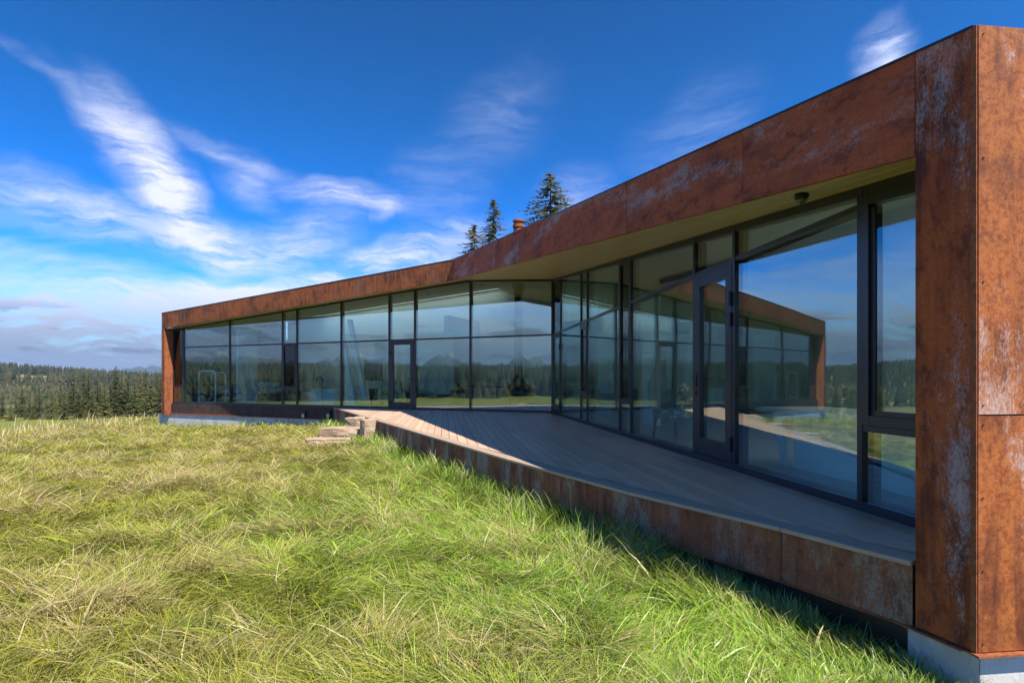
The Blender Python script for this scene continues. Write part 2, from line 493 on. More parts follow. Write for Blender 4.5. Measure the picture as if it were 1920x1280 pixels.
def stone_mat():
    m, g = new_mat('stone')
    p = g.n('ShaderNodeNewGeometry')
    n = g.noise(p, 5.0, 7.0, 0.65)
    lay = g.noise(g.scalev(p, (3, 3, 26)), 1.0, 4.0, 0.6)
    c = g.mix(g.mapr(n, 0.3, 0.7), (0.30, 0.20, 0.12), (0.46, 0.35, 0.24))
    c = g.mix(g.m('MULTIPLY', g.mapr(lay, 0.5, 0.7), 0.6), c, (0.22, 0.13, 0.10))
    c = g.mix(g.m('MULTIPLY', g.mapr(g.noise(p, 22.0, 4.0), 0.56, 0.72), 0.5), c, (0.5, 0.46, 0.40))
    finish(g, color=c, rough=0.85, normal=bump(g, g.m('ADD', n, lay), 0.7, 0.03))
    return m
M['stone'] = stone_mat()

def rock_mat():
    m, g = new_mat('rock')
    p = g.n('ShaderNodeNewGeometry')
    s = g.n('ShaderNodeSeparateXYZ', {0: p}, out=2)
    n = g.noise(p, 0.0028, 6.0, 0.65)
    c = g.mix(g.mapr(g.m('ADD', s, g.m('MULTIPLY', n, 300.0)), 330.0, 470.0), (0.045, 0.06, 0.035), (0.30, 0.29, 0.28))
    finish(g, color=c, rough=0.95, spec=0.1)
    return m
M['rock'] = rock_mat()

def floral():
    m, g = new_mat('floral_fabric')
    p = g.n('ShaderNodeNewGeometry')
    v = g.n('ShaderNodeTexVoronoi', {'Vector': g.v('ADD', p, g.v('MULTIPLY', g.noise(p, 9.0, 3.0, out=1), (0.12, 0.12, 0.12))), 'Scale': 10.0})
    n = g.noise(p, 13.0, 4.0, 0.6)
    c = g.mix(g.mapr(v, 0.32, 0.38), (0.74, 0.70, 0.55), (0.22, 0.18, 0.12))
    c = g.mix(g.mapr(n, 0.58, 0.62), c, (0.36, 0.33, 0.22))
    finish(g, color=c, rough=0.9)
    return m
M['floral'] = floral()

def curtain_mat():
    m, g = new_mat('sheer_curtain')
    p = g.n('ShaderNodeNewGeometry')
    n = g.noise(g.scalev(p, (30, 30, 1)), 1.0, 3.0)
    c = g.mix(g.mapr(n, 0.3, 0.7), (0.42, 0.45, 0.50), (0.62, 0.65, 0.70))
    d = g.n('ShaderNodeBsdfDiffuse', {'Color': c})
    t = g.n('ShaderNodeBsdfTranslucent', {'Color': c})
    mx = g.n('ShaderNodeMixShader', {0: 0.5, 1: d, 2: t})
    g.n('ShaderNodeOutputMaterial', {'Surface': mx}, out=None)
    return m
M['curtain'] = curtain_mat()

# ------------------------------------------------------------------ plan of the house
class Wall:
    def __init__(self, O, u, n):
        self.O, self.u, self.n = Vector(O), Vector(u).normalized(), Vector(n).normalized()
    def p2(self, s, d=0.0):
        return self.O + self.u * s + self.n * d
    def P(self, s, d, z):
        q = self.p2(s, d)
        return (q.x, q.y, z)
    def s_px(self, x, d=0.0):
        r = (x - 960) / F
        o = self.O + self.n * d
        return (r * o.y - o.x) / (self.u.x - r * self.u.y)
    def z_px(self, x, y, d=0.0):
        return EYE + (HY - y) * self.p2(self.s_px(x, d), d).y / F
    def hexa(self, mb, s0, s1, d0, d1, zb, zt):
        zb = zb if isinstance(zb, tuple) else (zb, zb)
        zt = zt if isinstance(zt, tuple) else (zt, zt)
        return mb.hexa([self.P(s0, d0, zb[0]), self.P(s1, d0, zb[1]), self.P(s1, d1, zb[1]), self.P(s0, d1, zb[0]),
                        self.P(s0, d0, zt[0]), self.P(s1, d0, zt[1]), self.P(s1, d1, zt[1]), self.P(s0, d1, zt[0])])

D0 = 17.3
C = Vector(((1037 - 960) / F * D0, D0))
uR = Vector((0.117, -0.993)).normalized()
nR = Vector((uR.y, -uR.x))            # outwards, to the camera's left
uL = Vector((-2.194, 1.0)).normalized()
nL = Vector((-uL.y, uL.x))            # outwards, towards the camera
WR, WL = Wall(C, uR, nR), Wall(C, uL, nL)
ZT = WR.z_px(1040, 626)               # transom level, about 2.4 m
sR1 = WR.s_px(1720)
kR = (WR.z_px(1720, 318) - WR.z_px(1037, 523)) / sR1
zC = WR.z_px(1037, 523)
headR = lambda s: zC + kR * s
tA = WL.s_px(882)
zA = WL.z_px(882, 524)
tL1 = WL.s_px(345)
zL1 = WL.z_px(347, 613)
kL = (zL1 - zA) / (tL1 - tA)
headL = lambda t: zA + kL * (t - tA) if t > tA else zC + (zA - zC) * t / tA
A2 = WL.p2(tA)
K = Vector((-1.65, 16.0))             # the fold in the roof edge
K_zb, K_zt = EYE + 186 * 16 / F, EYE + 224 * 16 / F
Ep = Vector((2.35, 2.88))             # outer corner of the near column
E_zt = EYE + 661 * 2.88 / F
FR = Wall(K, Ep - K, nR)              # right roof edge
FR.n = Vector((FR.u.y, -FR.u.x))
lenFR = (Ep - K).length
fh = K_zt - K_zb
E_zb = E_zt - fh
ftopR = lambda s: K_zt + (E_zt - K_zt) * s / lenFR
OV = 0.32
WLo = Wall(C + nL * OV, uL, nL)
Lp = WLo.p2(WLo.s_px(303))
L_zt = EYE + (HY - 587) * Lp.y / F
L_zb = L_zt - fh
FL = Wall(K, Lp - K, nL)
FL.n = Vector((-FL.u.y, FL.u.x))
lenFL = (Lp - K).length
ftopL = lambda s: K_zt + (L_zt - K_zt) * s / lenFL
def line_x(p, d, q, e):
    t = ((q - p).x * e.y - (q - p).y * e.x) / (d.x * e.y - d.y * e.x)
    return p + d * t
DEP_R, DEP_L = 7.0, 6.6
s_end = sR1 + 0.62                     # inside face of the near end wall
t_end = WL.s_px(318)
MB2 = line_x(C - nR * DEP_R, uR, C - nL * DEP_L, uL)   # back inside corner
fold = (A2 - K).normalized()
Bk = line_x(K, fold, C - nL * (DEP_L + 0.5), uL)
def planeR(x, y):                      # underside of the right roof, level across the wing
    return zC + kR * (Vector((x, y)) - C).dot(uR)
zBk = planeR(*Bk)
def plane3(p, q, r):
    n = (Vector(q) - Vector(p)).cross(Vector(r) - Vector(p))
    return lambda x, y: p[2] - (n.x * (x - p[0]) + n.y * (y - p[1])) / n.z
Gl = WL.p2(tL1)
planeL = plane3((A2.x, A2.y, zA), (Gl.x, Gl.y, zL1), (Bk.x, Bk.y, zBk))
def clip(poly, clipper):
    """Sutherland-Hodgman, convex clipper in either winding"""
    area = sum(a.x * b.y - b.x * a.y for a, b in zip(clipper, clipper[1:] + clipper[:1]))
    cl = clipper if area > 0 else clipper[::-1]
    out = [Vector(p) for p in poly]
    for a, b in zip(cl, cl[1:] + cl[:1]):
        e = b - a
        ins = lambda p: e.x * (p.y - a.y) - e.y * (p.x - a.x)
        src, out = out, []
        for i, p in enumerate(src):
            q = src[(i + 1) % len(src)]
            ip, iq = ins(p), ins(q)
            if ip >= 0:
                out.append(p)
            if (ip >= 0) != (iq >= 0):
                out.append(p + (q - p) * (ip / (ip - iq)))
        if len(out) < 3:
            return []
    return out
def parea(poly):
    return abs(sum(a.x * b.y - b.x * a.y for a, b in zip(poly, poly[1:] + poly[:1]))) / 2

# ------------------------------------------------------------------ ground
def ground_z(x, y):
    x = np.asarray(x, float); y = np.asarray(y, float)
    z = -0.50 - 0.30 * sstep(-3.0, -15.0, x) * sstep(8.0, 24.0, y) - 0.12 * sstep(-2, -9, x) - 0.09 * sstep(1.2, 2.1, x) * sstep(5.0, 3.6, y)
    r = np.hypot(x, y - 8)
    ang = np.arctan2(x, y)                                   # 0 = ahead, negative = left
    left = sstep(0.1, -0.5, ang) * 1.0 + sstep(2.3, 2.9, ang)
    left = np.clip(left, 0, 1)
    rr = np.hypot(x, y)
    z = z - left * (4.4 * sstep(18, 125, rr) + 9.0 * sstep(110, 420, rr))
    z = z - (1 - left) * 0.6 * sstep(15, 80, rr)
    front = np.exp(-((ang + 0.95) / 0.34) ** 2)
    hill = np.maximum(front * 46 + 4, 40 * sstep(-1.05, -1.6, ang)) + 30 * sstep(0.3, 1.0, ang)
    z = z + hill * sstep(520, 1700, rr) * (0.86 + 0.28 * fbm(ang * 5 + 40, rr / 900.0 + 3))
    z = z - 40 * sstep(2200, 7000, rr)
    z = z + 0.14 * (fbm(x * 0.35 + 50, y * 0.35 + 50, 3) - 0.5) * sstep(1.0, 4.0, r) + 0.10 * (fbm(x * 1.1, y * 1.1, 2) - 0.5)
    return z
rad = np.concatenate([[0.0], np.geomspace(0.5, 12500, 170)])
th = np.linspace(0, 2 * np.pi, 260, endpoint=False)
RR, TH = np.meshgrid(rad, th, indexing='ij')
gx, gy = RR * np.cos(TH) - 1.0, RR * np.sin(TH) + 6.0
gv = np.stack([gx, gy, ground_z(gx, gy)], -1).reshape(-1, 3)
nt_, nr_ = len(th), len(rad)
ii, jj = np.meshgrid(np.arange(nr_ - 1), np.arange(nt_), indexing='ij')
a = ii * nt_ + jj; b = ii * nt_ + (jj + 1) % nt_; c_ = a + nt_; d_ = b + nt_
tr = np.concatenate([np.stack([a, c_, d_], -1).reshape(-1, 3), np.stack([a, d_, b], -1).reshape(-1, 3)])
go = link('ground', bulk('ground', gv, tr), M['ground'], smooth=True)
tag(go, kind='structure')

# ------------------------------------------------------------------ house
house = empty('house', (C.x, C.y, -0.75), 'long low house clad in rusted steel with two glass-walled wings', 'house')
wood_soffit = boards('soffit_wood', (0.64, 0.48, 0.22), (0.74, 0.57, 0.28), uR, 0.36, 0.25, 0.0, 0.5)
deck_mat = boards('deck_board', (0.57, 0.375, 0.25), (0.70, 0.48, 0.335), uR, 0.42, 0.55, 0.25, 0.45)

def part(mb, name, mat, parent=house, **k):
    return mb.build(name, mat, parent, **k)

# floor slab, ceilings, roof
pin = lambda w, s, d: w.p2(s, d)
floorpoly = [C - nR * 0.05, WR.p2(s_end, -0.05), WR.p2(s_end, -DEP_R), MB2, WL.p2(t_end, -DEP_L), WL.p2(t_end, -0.05)]
part(MB().prism(floorpoly, -0.30, 0.015), 'floor', M['tile'])
foldC = line_x(K, fold, C - nL * 0.02, uL)
cR1 = [C - nR * 0.05, WR.p2(s_end, -0.05), WR.p2(s_end, -DEP_R), MB2]
cR2 = [foldC, C - nR * 0.05, MB2, Bk]
cL = [foldC, Bk, WL.p2(t_end, -DEP_L), WL.p2(t_end, -0.02)]
Eb = Ep - nR * 9.0
def wrect(w, s0, s1, d0, d1):
    return [w.p2(s0, d0), w.p2(s1, d0), w.p2(s1, d1), w.p2(s0, d1)]
FILL_L = (2.5, 15.0, -5.5, -6.5)       # unseen roof opening added to brighten the far wing
FILL_R = (10.6, 13.3, -2.6, -6.9)        # unseen roof opening added to brighten the near room: s0, s1, d0, d1
def around(w, big, hole):
    s0, s1, d0, d1 = hole
    res = [wrect(w, -30, 30, 30, d0), wrect(w, -30, 30, d1, -30), wrect(w, -30, s0, d0, d1), wrect(w, s1, 30, d0, d1)]
    return [q for q in (clip(r, big) for r in res) if len(q) >= 3 and parea(q) > 0.01]
upR = lambda h: (lambda x, y: planeR(x, y) + h)
upL = lambda h: (lambda x, y: planeL(x, y) + h)
def multi(polys, zb, zt):
    mb = MB()
    for q in polys:
        mb.prism(q, zb, zt)
    return mb
part(multi(around(WR, cR1, FILL_R) + [cR2], upR(0.005), upR(0.05)), 'ceiling', M['ceiling'])
part(multi(around(WL, cL, FILL_L), upL(0.005), upL(0.05)), 'ceiling', M['ceiling'])
rtR = [K + fold * 0.08 - FR.n * 0.08, Ep - FR.n * 0.08 - uR * 0.1, WR.p2(s_end, -DEP_R - 0.4), MB2 - nR * 0.4 - nL * 0.4, Bk]
roof = part(multi(around(WR, rtR, FILL_R), upR(0.06), upR(0.36)), 'roof', M['rust_base'])
rtL = [K + fold * 0.08 - FL.n * 0.08, Bk, WL.p2(t_end + 0.2, -DEP_L - 0.4), Lp - FL.n * 0.1 - FL.u * 0.06]
roof2 = part(multi(around(WL, rtL, FILL_L), upL(0.07), upL(0.36)), 'roof', M['rust_base'])
for w, sk, up, rf in ((WR, FILL_R, upR, roof), (WL, FILL_L, upL, roof2)):  # diffusing panels added over the roof holes, only to light the rooms
    q = wrect(w, *sk)
    me = mesh('added_fill_panel', [(p.x, p.y, up(0.33)(p.x, p.y)) for p in q], [(0, 1, 2, 3)])
    link('added_fill_panel', me, M['frosted'], rf)

# steel roof edges, panel by panel
def run_panels(w, cuts, top, height, th, mat, name='fascia_panel', gap=0.006):
    res = []
    for s0, s1 in zip(cuts, cuts[1:]):
        mb = MB()
        a_, b_ = s0 + gap / 2, s1 - gap / 2
        hf = height if callable(height) else (lambda s: height)
        w.hexa(mb, a_, b_, -th, random.uniform(-0.002, 0.003), (top(a_) - hf(a_), top(b_) - hf(b_)), (top(a_), top(b_)))
        res.append(part(mb, name, mat))
    return res
colw = FR.s_px(1716)
cutsR = [0.0, FR.s_px(928), FR.s_px(996), FR.s_px(1175), FR.s_px(1392), colw]
run_panels(FR, cutsR, ftopR, fh, 0.03, M['rust_high'])
cutsL = [0.0, FL.s_px(686), FL.s_px(544), FL.s_px(374), lenFL]
run_panels(FL, cutsL, ftopL, lambda s: fh + 0.10 * s / lenFL, 0.03, M['rust_left'])
# thin metal cap along the top of both edges
for w, ln, top in ((FR, lenFR, ftopR), (FL, lenFL, ftopL)):
    mb = MB()
    w.hexa(mb, 0.01, ln - 0.01, -0.12, 0.008, (top(0) + 0.002, top(ln) + 0.002), (top(0) + 0.014, top(ln) + 0.014))
    part(mb, 'roof_cap', M['frame'])

# soffit boards
def soffit(poly, plane, axis, width, mat):
    nrm = Vector((-axis.y, axis.x))
    o = poly[0]
    ts = [(p - o).dot(nrm) for p in poly]
    us = [(p - o).dot(axis) for p in poly]
    k0 = math.floor(min(ts) / width)
    for k in range(k0, int(max(ts) / width) + 1):
        t0, t1 = k * width + 0.007, (k + 1) * width - 0.007
        quad = [o + axis * (min(us) - 1) + nrm * t0, o + axis * (max(us) + 1) + nrm * t0,
                o + axis * (max(us) + 1) + nrm * t1, o + axis * (min(us) - 1) + nrm * t1]
        pl = clip(quad, poly)
        if len(pl) >= 3 and parea(pl) > 0.004:
            part(MB().prism(pl, lambda x, y: plane(x, y) - 0.006, lambda x, y: plane(x, y) - 0.001), 'soffit_board', mat)
Ei = FR.p2(lenFR - 0.25, -0.035)
Ki = K + fold * 0.05
sofR = [Ki, A2 + nL * 0.0, C.copy(), WR.p2(s_end - 0.1, 0.0), Ei]
sofR[0] = FR.p2(0.02, -0.035)
soffit(sofR, planeR, uR, 0.14, wood_soffit)
sofL = [A2 + uL * 0.01, WL.p2(tL1 + 0.2, 0.0), FL.p2(lenFL - 0.2, -0.035), FL.p2(0.02, -0.035)]
soffitL = plane3((A2.x, A2.y, zA), (Gl.x, Gl.y, zL1), (K.x, K.y, planeR(K.x, K.y)))
soffit(sofL, soffitL, uL, 0.14, boards('soffit_wood_left', (0.64, 0.48, 0.22), (0.74, 0.57, 0.28), uL, 0.36, 0.25))
part(MB().prism([sofR[0], A2, C - nR * 0.0, WR.p2(s_end, 0.0), Ei], lambda x, y: planeR(x, y) - 0.0005, lambda x, y: planeR(x, y) + 0.05), 'soffit_backing', plain('soffit_groove_glint', (0.86, 0.74, 0.46), 0.5, 0.05, 3.0))  # pale backing colour paints in the light that the grooves catch

# near column and end wall
zcb = EYE - 511 * 2.88 / F
cp = MB()
FR.hexa(cp, colw + 0.003, lenFR, -0.03, 0.002, (zcb - 0.0, zcb), (ftopR(colw) , ftopR(lenFR)))
column = part(cp, 'column_panel', M['rust_column'])
mb = MB()   # folded corner strip
FR.hexa(mb, lenFR - 0.022, lenFR + 0.006, 0.002, 0.008, zcb, (ftopR(lenFR) + 0.004, ftopR(lenFR) + 0.004))
part(mb, 'corner_trim', M['rust_edge'])
mb = MB()   # inner return of the column back to the glass
FR.hexa(mb, colw - 0.001, colw + 0.03, -0.62, -0.031, zcb, (ftopR(colw) - 0.3, ftopR(colw) - 0.3))
part(mb, 'column_return', M['rust_column'])
WE = Wall(Ep + uR * 0.0, -nR, uR)     # end wall, facing the camera side
zs = EYE - (778 - HY) * 2.88 / F      # horizontal joint
for i, (z0, z1) in enumerate(((zcb, zs - 0.004), (zs + 0.004, E_zt + 0.004))):
    for j, (s0, s1) in enumerate(((0.006, 1.22), (1.226, 2.44), (2.446, 5.0), (5.006, 7.6))):
        mb = MB()
        WE.hexa(mb, s0, s1, -0.03, 0.006 + 0.002 * ((i + j) % 2), z0, z1)
        pn = part(mb, 'wall_panel', M['rust_end'])
        if j == 0:
            zz = [z0 + 0.045 + k * (z1 - z0 - 0.09) / 3 for k in range(4)]
            for z in zz:
                q = WE.P(0.03, 0.012, z)
                part(MB().lathe([(0.003, -0.004), (0.0045, 0.0), (0.002, 0.003)], (0, 0, 0), 8), 'rivet', M['rust_base'], pn,
                     M=Matrix.Translation(q) @ Matrix.Rotation(math.pi / 2, 4, 'X'))
for z in (zcb + 0.1, 0.5, 1.3, 2.2):
    q = FR.P(lenFR - 0.05, 0.006, z)
    part(MB().lathe([(0.003, -0.004), (0.0045, 0.0), (0.002, 0.003)], (0, 0, 0), 8), 'rivet', M['rust_base'], column,
         M=Matrix.Translation(q) @ Matrix.Rotation(math.pi / 2, 4, 'Y'))
part(MB().prism([WE.p2(0.03, -0.04), WE.p2(7.6, -0.04), WE.p2(7.6, -0.30), WE.p2(0.35, -0.30)], -0.3, E_zt - 0.3), 'end_wall_core', M['black'])
# drip flashing and concrete footing under the near corner
mb = MB()
WE.hexa(mb, -0.02, 7.6, -0.05, 0.035, (zcb - 0.016, zcb - 0.016), (zcb - 0.006, zcb - 0.006))
part(mb, 'drip_flashing', M['rust_edge'])
mb = MB()
FR.hexa(mb, colw - 0.05, lenFR - 0.055, -0.05, 0.03, zcb - 0.018, zcb - 0.008)
part(mb, 'drip_flashing', M['rust_edge'])
foot = [Ep + uR * -0.06 - FR.n * 0.03, FR.p2(colw - 2.6, -0.13), FR.p2(colw - 2.6, -0.4), Ep - nR * 0.4 - uR * 0.4]
part(MB().prism([FR.p2(lenFR - 0.02, -0.05), FR.p2(colw - 3.0, -0.05), FR.p2(colw - 3.0, -0.35), FR.p2(lenFR - 0.4, -0.35)], -1.2, zcb - 0.02), 'foundation', M['concrete'])
mb = MB()
WE.hexa(mb, 0.055, 7.6, -0.3, -0.03, -1.2, zcb - 0.02)
part(mb, 'foundation', M['concrete'])

# far left jamb, base band and footing
jw = 0.23
mb = MB()
z_lb = EYE - (778 - HY) * Lp.y / F
zsill = 0.0
FL.hexa(mb, lenFL - jw, lenFL - 0.004, -0.03, 0.004, z_lb, L_zt - fh - 0.105)
part(mb, 'column_panel', M['rust_left'])
jt = WL.s_px(325)
q0, q1 = FL.p2(lenFL - jw, -0.01), WL.p2(jt, 0.02)
dq = (q1 - q0).normalized()
nq = Vector((-dq.y, dq.x)) * 0.02
part(MB().prism([q0, q1, q1 + nq * (1 if nq.dot(uL) > 0 else -1), q0 + nq * (1 if nq.dot(uL) > 0 else -1)], z_lb, lambda x, y: soffitL(x, y) - 0.005), 'jamb_panel', M['rust_left'])
part(MB().prism([FL.p2(lenFL - 0.005, -0.03), FL.p2(lenFL - 0.035, -0.03), WL.p2(t_end + 0.15, -DEP_L), WL.p2(t_end + 0.2, -DEP_L)], z_lb, lambda x, y: planeL(x, y) + 0.062), 'end_wall', M['rust_left'])
sP0 = WL.s_px(627)
for s0, s1 in ((sP0 - 1.0, WL.s_px(500)), (WL.s_px(500) + 0.006, WL.s_px(410)), (WL.s_px(410) + 0.006, jt)):
    mb = MB()
    WL.hexa(mb, s0, s1, -0.02, 0.10, -0.42, -0.03)
    part(mb, 'base_panel', M['rust_base'])
mb = MB()
WL.hexa(mb, sP0 - 1.0, t_end + 0.3, 0.02, 0.16, -0.455, -0.425)
part(mb, 'drip_flashing', M['rust_edge'])
mb = MB()
WL.hexa(mb, -0.2, t_end + 0.55, -0.25, 0.11, -1.5, -0.46)
part(mb, 'foundation', M['concrete'])

# ---- curtain walls
def bar(w, s0, s1, d0, d1, zb, zt, name, mat=None, parent=house):
    mb = MB()
    w.hexa(mb, s0, s1, d0, d1, zb, zt)
    return part(mb, name, mat or M['frame'], parent)
def pane(w, s0, s1, zb, zt, parent=house, mat=None, d=0.0):
    mb = MB()
    w.hexa(mb, s0, s1, d - 0.024, d, zb, zt)
    return part(mb, 'pane', mat or M['glass'], parent)
def framed(w, s0, s1, z0, z1, fw, name, d0=-0.05, d1=0.03, bottom=None, mat=None, glassd=0.0):
    """a leaf with four frame members and its pane"""
    zt = z1 if isinstance(z1, tuple) else (z1, z1)
    lerp = lambda s: zt[0] + (zt[1] - zt[0]) * (s - s0) / (s1 - s0)
    bt = bottom or fw
    mb = MB()
    w.hexa(mb, s0, s0 + fw, d0, d1, z0, (lerp(s0), lerp(s0 + fw)))
    w.hexa(mb, s1 - fw, s1, d0, d1, z0, (lerp(s1 - fw), lerp(s1)))
    w.hexa(mb, s0 + fw, s1 - fw, d0, d1 - 0.002, z0, z0 + bt)
    w.hexa(mb, s0 + fw, s1 - fw, d0, d1 - 0.002, (lerp(s0 + fw) - fw, lerp(s1 - fw) - fw), (lerp(s0 + fw), lerp(s1 - fw)))
    o = part(mb, name, M['frame'])
    pane(w, s0 + fw, s1 - fw, z0 + bt, (lerp(s0 + fw) - fw, lerp(s1 - fw) - fw), o, mat, glassd)
    return o
ZS = 0.07
MW = 0.03          # half mullion width
def mullion(w, s, head, hw=MW, z0=0.0):
    bar(w, s - hw, s + hw, -0.14, 0.025, z0, (head(s - hw) - 0.03, head(s + hw) - 0.03), 'mullion')
def handle(w, s, z, door, dirn=1):
    mb = MB()
    w.hexa(mb, s - 0.018, s + 0.018, 0.03, 0.04, z - 0.12, z + 0.06)
    mb.tube([w.P(s, 0.04, z), w.P(s, 0.085, z), w.P(s + dirn * 0.03, 0.09, z), w.P(s + dirn * 0.15, 0.09, z)], 0.011, 8)
    w.hexa(mb, s - 0.015, s + 0.015, 0.03, 0.045, z - 0.22, z - 0.17)
    part(mb, 'handle', M['black'], door)
def hinge(w, s, z, door, h=0.10):
    mb = MB()
    mb.tube([w.P(s, 0.045, z), w.P(s, 0.045, z + h)], 0.016, 8)
    w.hexa(mb, s - 0.03, s + 0.03, 0.03, 0.04, z, z + h)
    part(mb, 'hinge', M['black'], door)

# sill and head rails
def rail(w, s0, s1, zb, zt, name, d0=-0.14, d1=0.03):
    bar(w, s0, s1, d0, d1, zb, zt, name)
rail(WL, 0.05, jt, -0.03, ZS, 'sill', -0.14, 0.05)
rail(WR, 0.05, s_end, -0.03, ZS, 'sill', -0.14, 0.05)
rail(WL, 0.04, tA, (headL(0.04) - 0.07, headL(tA) - 0.07), (headL(0.04) - 0.008, headL(tA) - 0.008), 'head_rail', -0.12, 0.02)
rail(WL, tA, jt, (headL(tA + .001) - 0.07, headL(jt) - 0.07), (headL(tA + .001) - 0.008, headL(jt) - 0.008), 'head_rail', -0.12, 0.02)
rail(WR, 0.04, s_end, (headR(0.04) - 0.085, headR(s_end) - 0.085), (headR(0.04) - 0.008, headR(s_end) - 0.008), 'head_rail', -0.12, 0.02)
# corner post
part(MB().prism([C + uL * 0.05 + nL * 0.03, C + uR * 0.05 + nR * 0.03, C + uR * 0.06 - nR * 0.1, C - (nL + nR) * 0.06, C + uL * 0.06 - nL * 0.1], -0.02, zC - 0.01), 'corner_post', M['frame'])

# left wing
xl = [345, 431, 530, 557, 640, 730, 778, 882]
tl = [WL.s_px(x) for x in xl]
for t in tl:
    mullion(WL, t, headL)
edges = [jt] + tl + [0.05]
zt0, zt1 = ZT - 0.025, ZT + 0.025
kinds = ['vent_end', 'fix', 'fix', 'vent', 'fix', 'fix', 'door', 'fix', 'fix']
def add_transom(w, a_, b_):
    bar(w, a_, b_, -0.12, 0.018, zt0, zt1, 'transom')
for (ta, tb), kd in zip(zip(edges, edges[1:]), kinds):
    b_, a_ = ta - (MW if ta != jt else 0.02), tb + (MW if tb != 0.05 else 0.0)
    top = (headL(a_) - 0.07, headL(b_) - 0.07)
    if kd == 'vent_end':
        zv = WL.z_px(335, 724)
        framed(WL, a_ + .004, b_ - .004, zv, (top[0] - .004, top[1] - .004), 0.05, 'window', mat=M['glass_dark'])
        bar(WL, a_, b_, -0.12, 0.018, zv - 0.045, zv - .004, 'transom')
        pane(WL, a_, b_, ZS, zv - 0.045)
        continue
    pane(WL, a_, b_, zt1, top)
    add_transom(WL, a_, b_)
    if kd == 'fix':
        pane(WL, a_, b_, ZS, zt0)
    elif kd == 'vent':
        zv = WL.z_px(543, 727)
        framed(WL, a_ + .004, b_ - .004, zv, zt0 - .004, 0.06, 'window', mat=M['glass_dark'])
        bar(WL, a_, b_, -0.12, 0.018, zv - 0.045, zv - .004, 'transom')
        pane(WL, a_, b_, ZS, zv - 0.045)
    else:
        dr = framed(WL, a_ + .006, b_ - .006, ZS + .004, zt0 - .006, 0.14, 'door', bottom=0.16)
        handle(WL, a_ + 0.07, 1.05, dr, 1)
        hinge(WL, b_ - 0.03, 0.2, dr); hinge(WL, b_ - 0.03, 1.9, dr)

# right wing
xr = [1052, 1090, 1102, 1163, 1184, 1304, 1379, 1617]
sr = [WR.s_px(x) for x in xr]
for s, x in zip(sr, xr):
    mullion(WR, s, headR, 0.022 if x < 1184 else 0.028)
ed = [0.05] + sr + [s_end]
kinds = ['cornerdoor', 'fix', 'vent', 'fix', 'tallvent', 'fix', 'door', 'fix', 'bigvent']
for (sa, sb), kd in zip(zip(ed, ed[1:]), kinds):
    a_, b_ = sa + (0.026 if sa != 0.05 else 0.0), sb - 0.026
    top = (headR(a_) - 0.085, headR(b_) - 0.085)
    if kd == 'bigvent':
        zv = WR.z_px(1640, 798)
        o = framed(WR, a_ + 0.004, b_, zv, (top[0] - .004, top[1] - .004), 0.075, 'window', -0.06, 0.035)
        bar(WR, a_, b_, -0.12, 0.02, zv - 0.05, zv - 0.004, 'transom')
        pane(WR, a_, b_, ZS, zv - 0.05)
        mb = MB()          # inner sash step
        WR.hexa(mb, a_ + 0.076, a_ + 0.115, -0.055, 0.012, zv + 0.076, headR(a_) - 0.2)
        WR.hexa(mb, a_ + 0.116, b_ - 0.08, -0.055, 0.012, zv + 0.076, zv + 0.115)
        part(mb, 'sash', M['frame'], o)
        continue
    if kd == 'tallvent':
        zv = WR.z_px(1173, 752)
        framed(WR, a_ + .003, b_ - .003, zv, (top[0] - .004, top[1] - .004), 0.05, 'window', mat=M['glass_dark'])
        bar(WR, a_, b_, -0.12, 0.018, zv - 0.045, zv - .004, 'transom')
        pane(WR, a_, b_, ZS, zv - 0.045)
        continue
    add_transom(WR, a_, b_)
    pane(WR, a_, b_, zt1, top, mat=M['glass_dark'] if kd == 'cornerdoor' else None)
    if kd == 'fix':
        pane(WR, a_, b_, ZS, zt0)
    elif kd == 'vent':
        zv = WR.z_px(1096, 737)
        framed(WR, a_ + .003, b_ - .003, zv, zt0 - .1, 0.05, 'window', mat=M['glass_dark'])
        bar(WR, a_, b_, -0.12, 0.018, zt0 - 0.098, zt0 - 0.003, 'transom')
        bar(WR, a_, b_, -0.12, 0.018, zv - 0.045, zv - .004, 'transom')
        pane(WR, a_, b_, ZS, zv - 0.045)
    else:
        big = kd == 'door'
        dr = framed(WR, a_ + .006, b_ - .006, ZS + .004, zt0 - .006, 0.15 if big else 0.1, 'door', bottom=0.2)
        handle(WR, a_ + 0.06, 1.04, dr, 1)
        for z in ((0.2, 1.62, 1.86) if big else (0.2, 1.86)):
            hinge(WR, b_ - 0.02, z, dr, 0.16)

# inside walls
tM, tB = (MB2 - C).dot(uL), (Bk - C).dot(uL)
bar(WL, tM - 0.3, tB, -DEP_L - 0.2, -DEP_L, -0.3, tuple(planeR(*WL.p2(t, -DEP_L)) + 0.08 for t in (tM - 0.3, tB)), 'back_wall', M['wall_white'])
bar(WL, tB, t_end, -DEP_L - 0.2, -DEP_L, -0.3, tuple(planeL(*WL.p2(t, -DEP_L)) + 0.08 for t in (tB, t_end)), 'back_wall', M['wall_white'])
bar(WL, tL1 + 0.62, tL1 + 0.70, -DEP_L, -0.25, 0.02, 3.1, 'side_wall', M['oak'])
for s0, s1 in ((-6.0, 9.4), (11.4, 11.7), (s_end - 0.3, s_end)):
    bar(WR, s0, s1, -DEP_R - 0.2, -DEP_R, -0.3, (planeR(*WR.p2(s0, -DEP_R)) + 0.08, planeR(*WR.p2(s1, -DEP_R)) + 0.08), 'back_pier', M['wall_white'])
for s0, s1 in ((9.4, 11.4), (11.7, s_end - 0.3)):
    pane(WR, s0, s1, 0.02, (planeR(*WR.p2(s0, 0)) - 0.02, planeR(*WR.p2(s1, 0)) - 0.02), d=-DEP_R - 0.05)
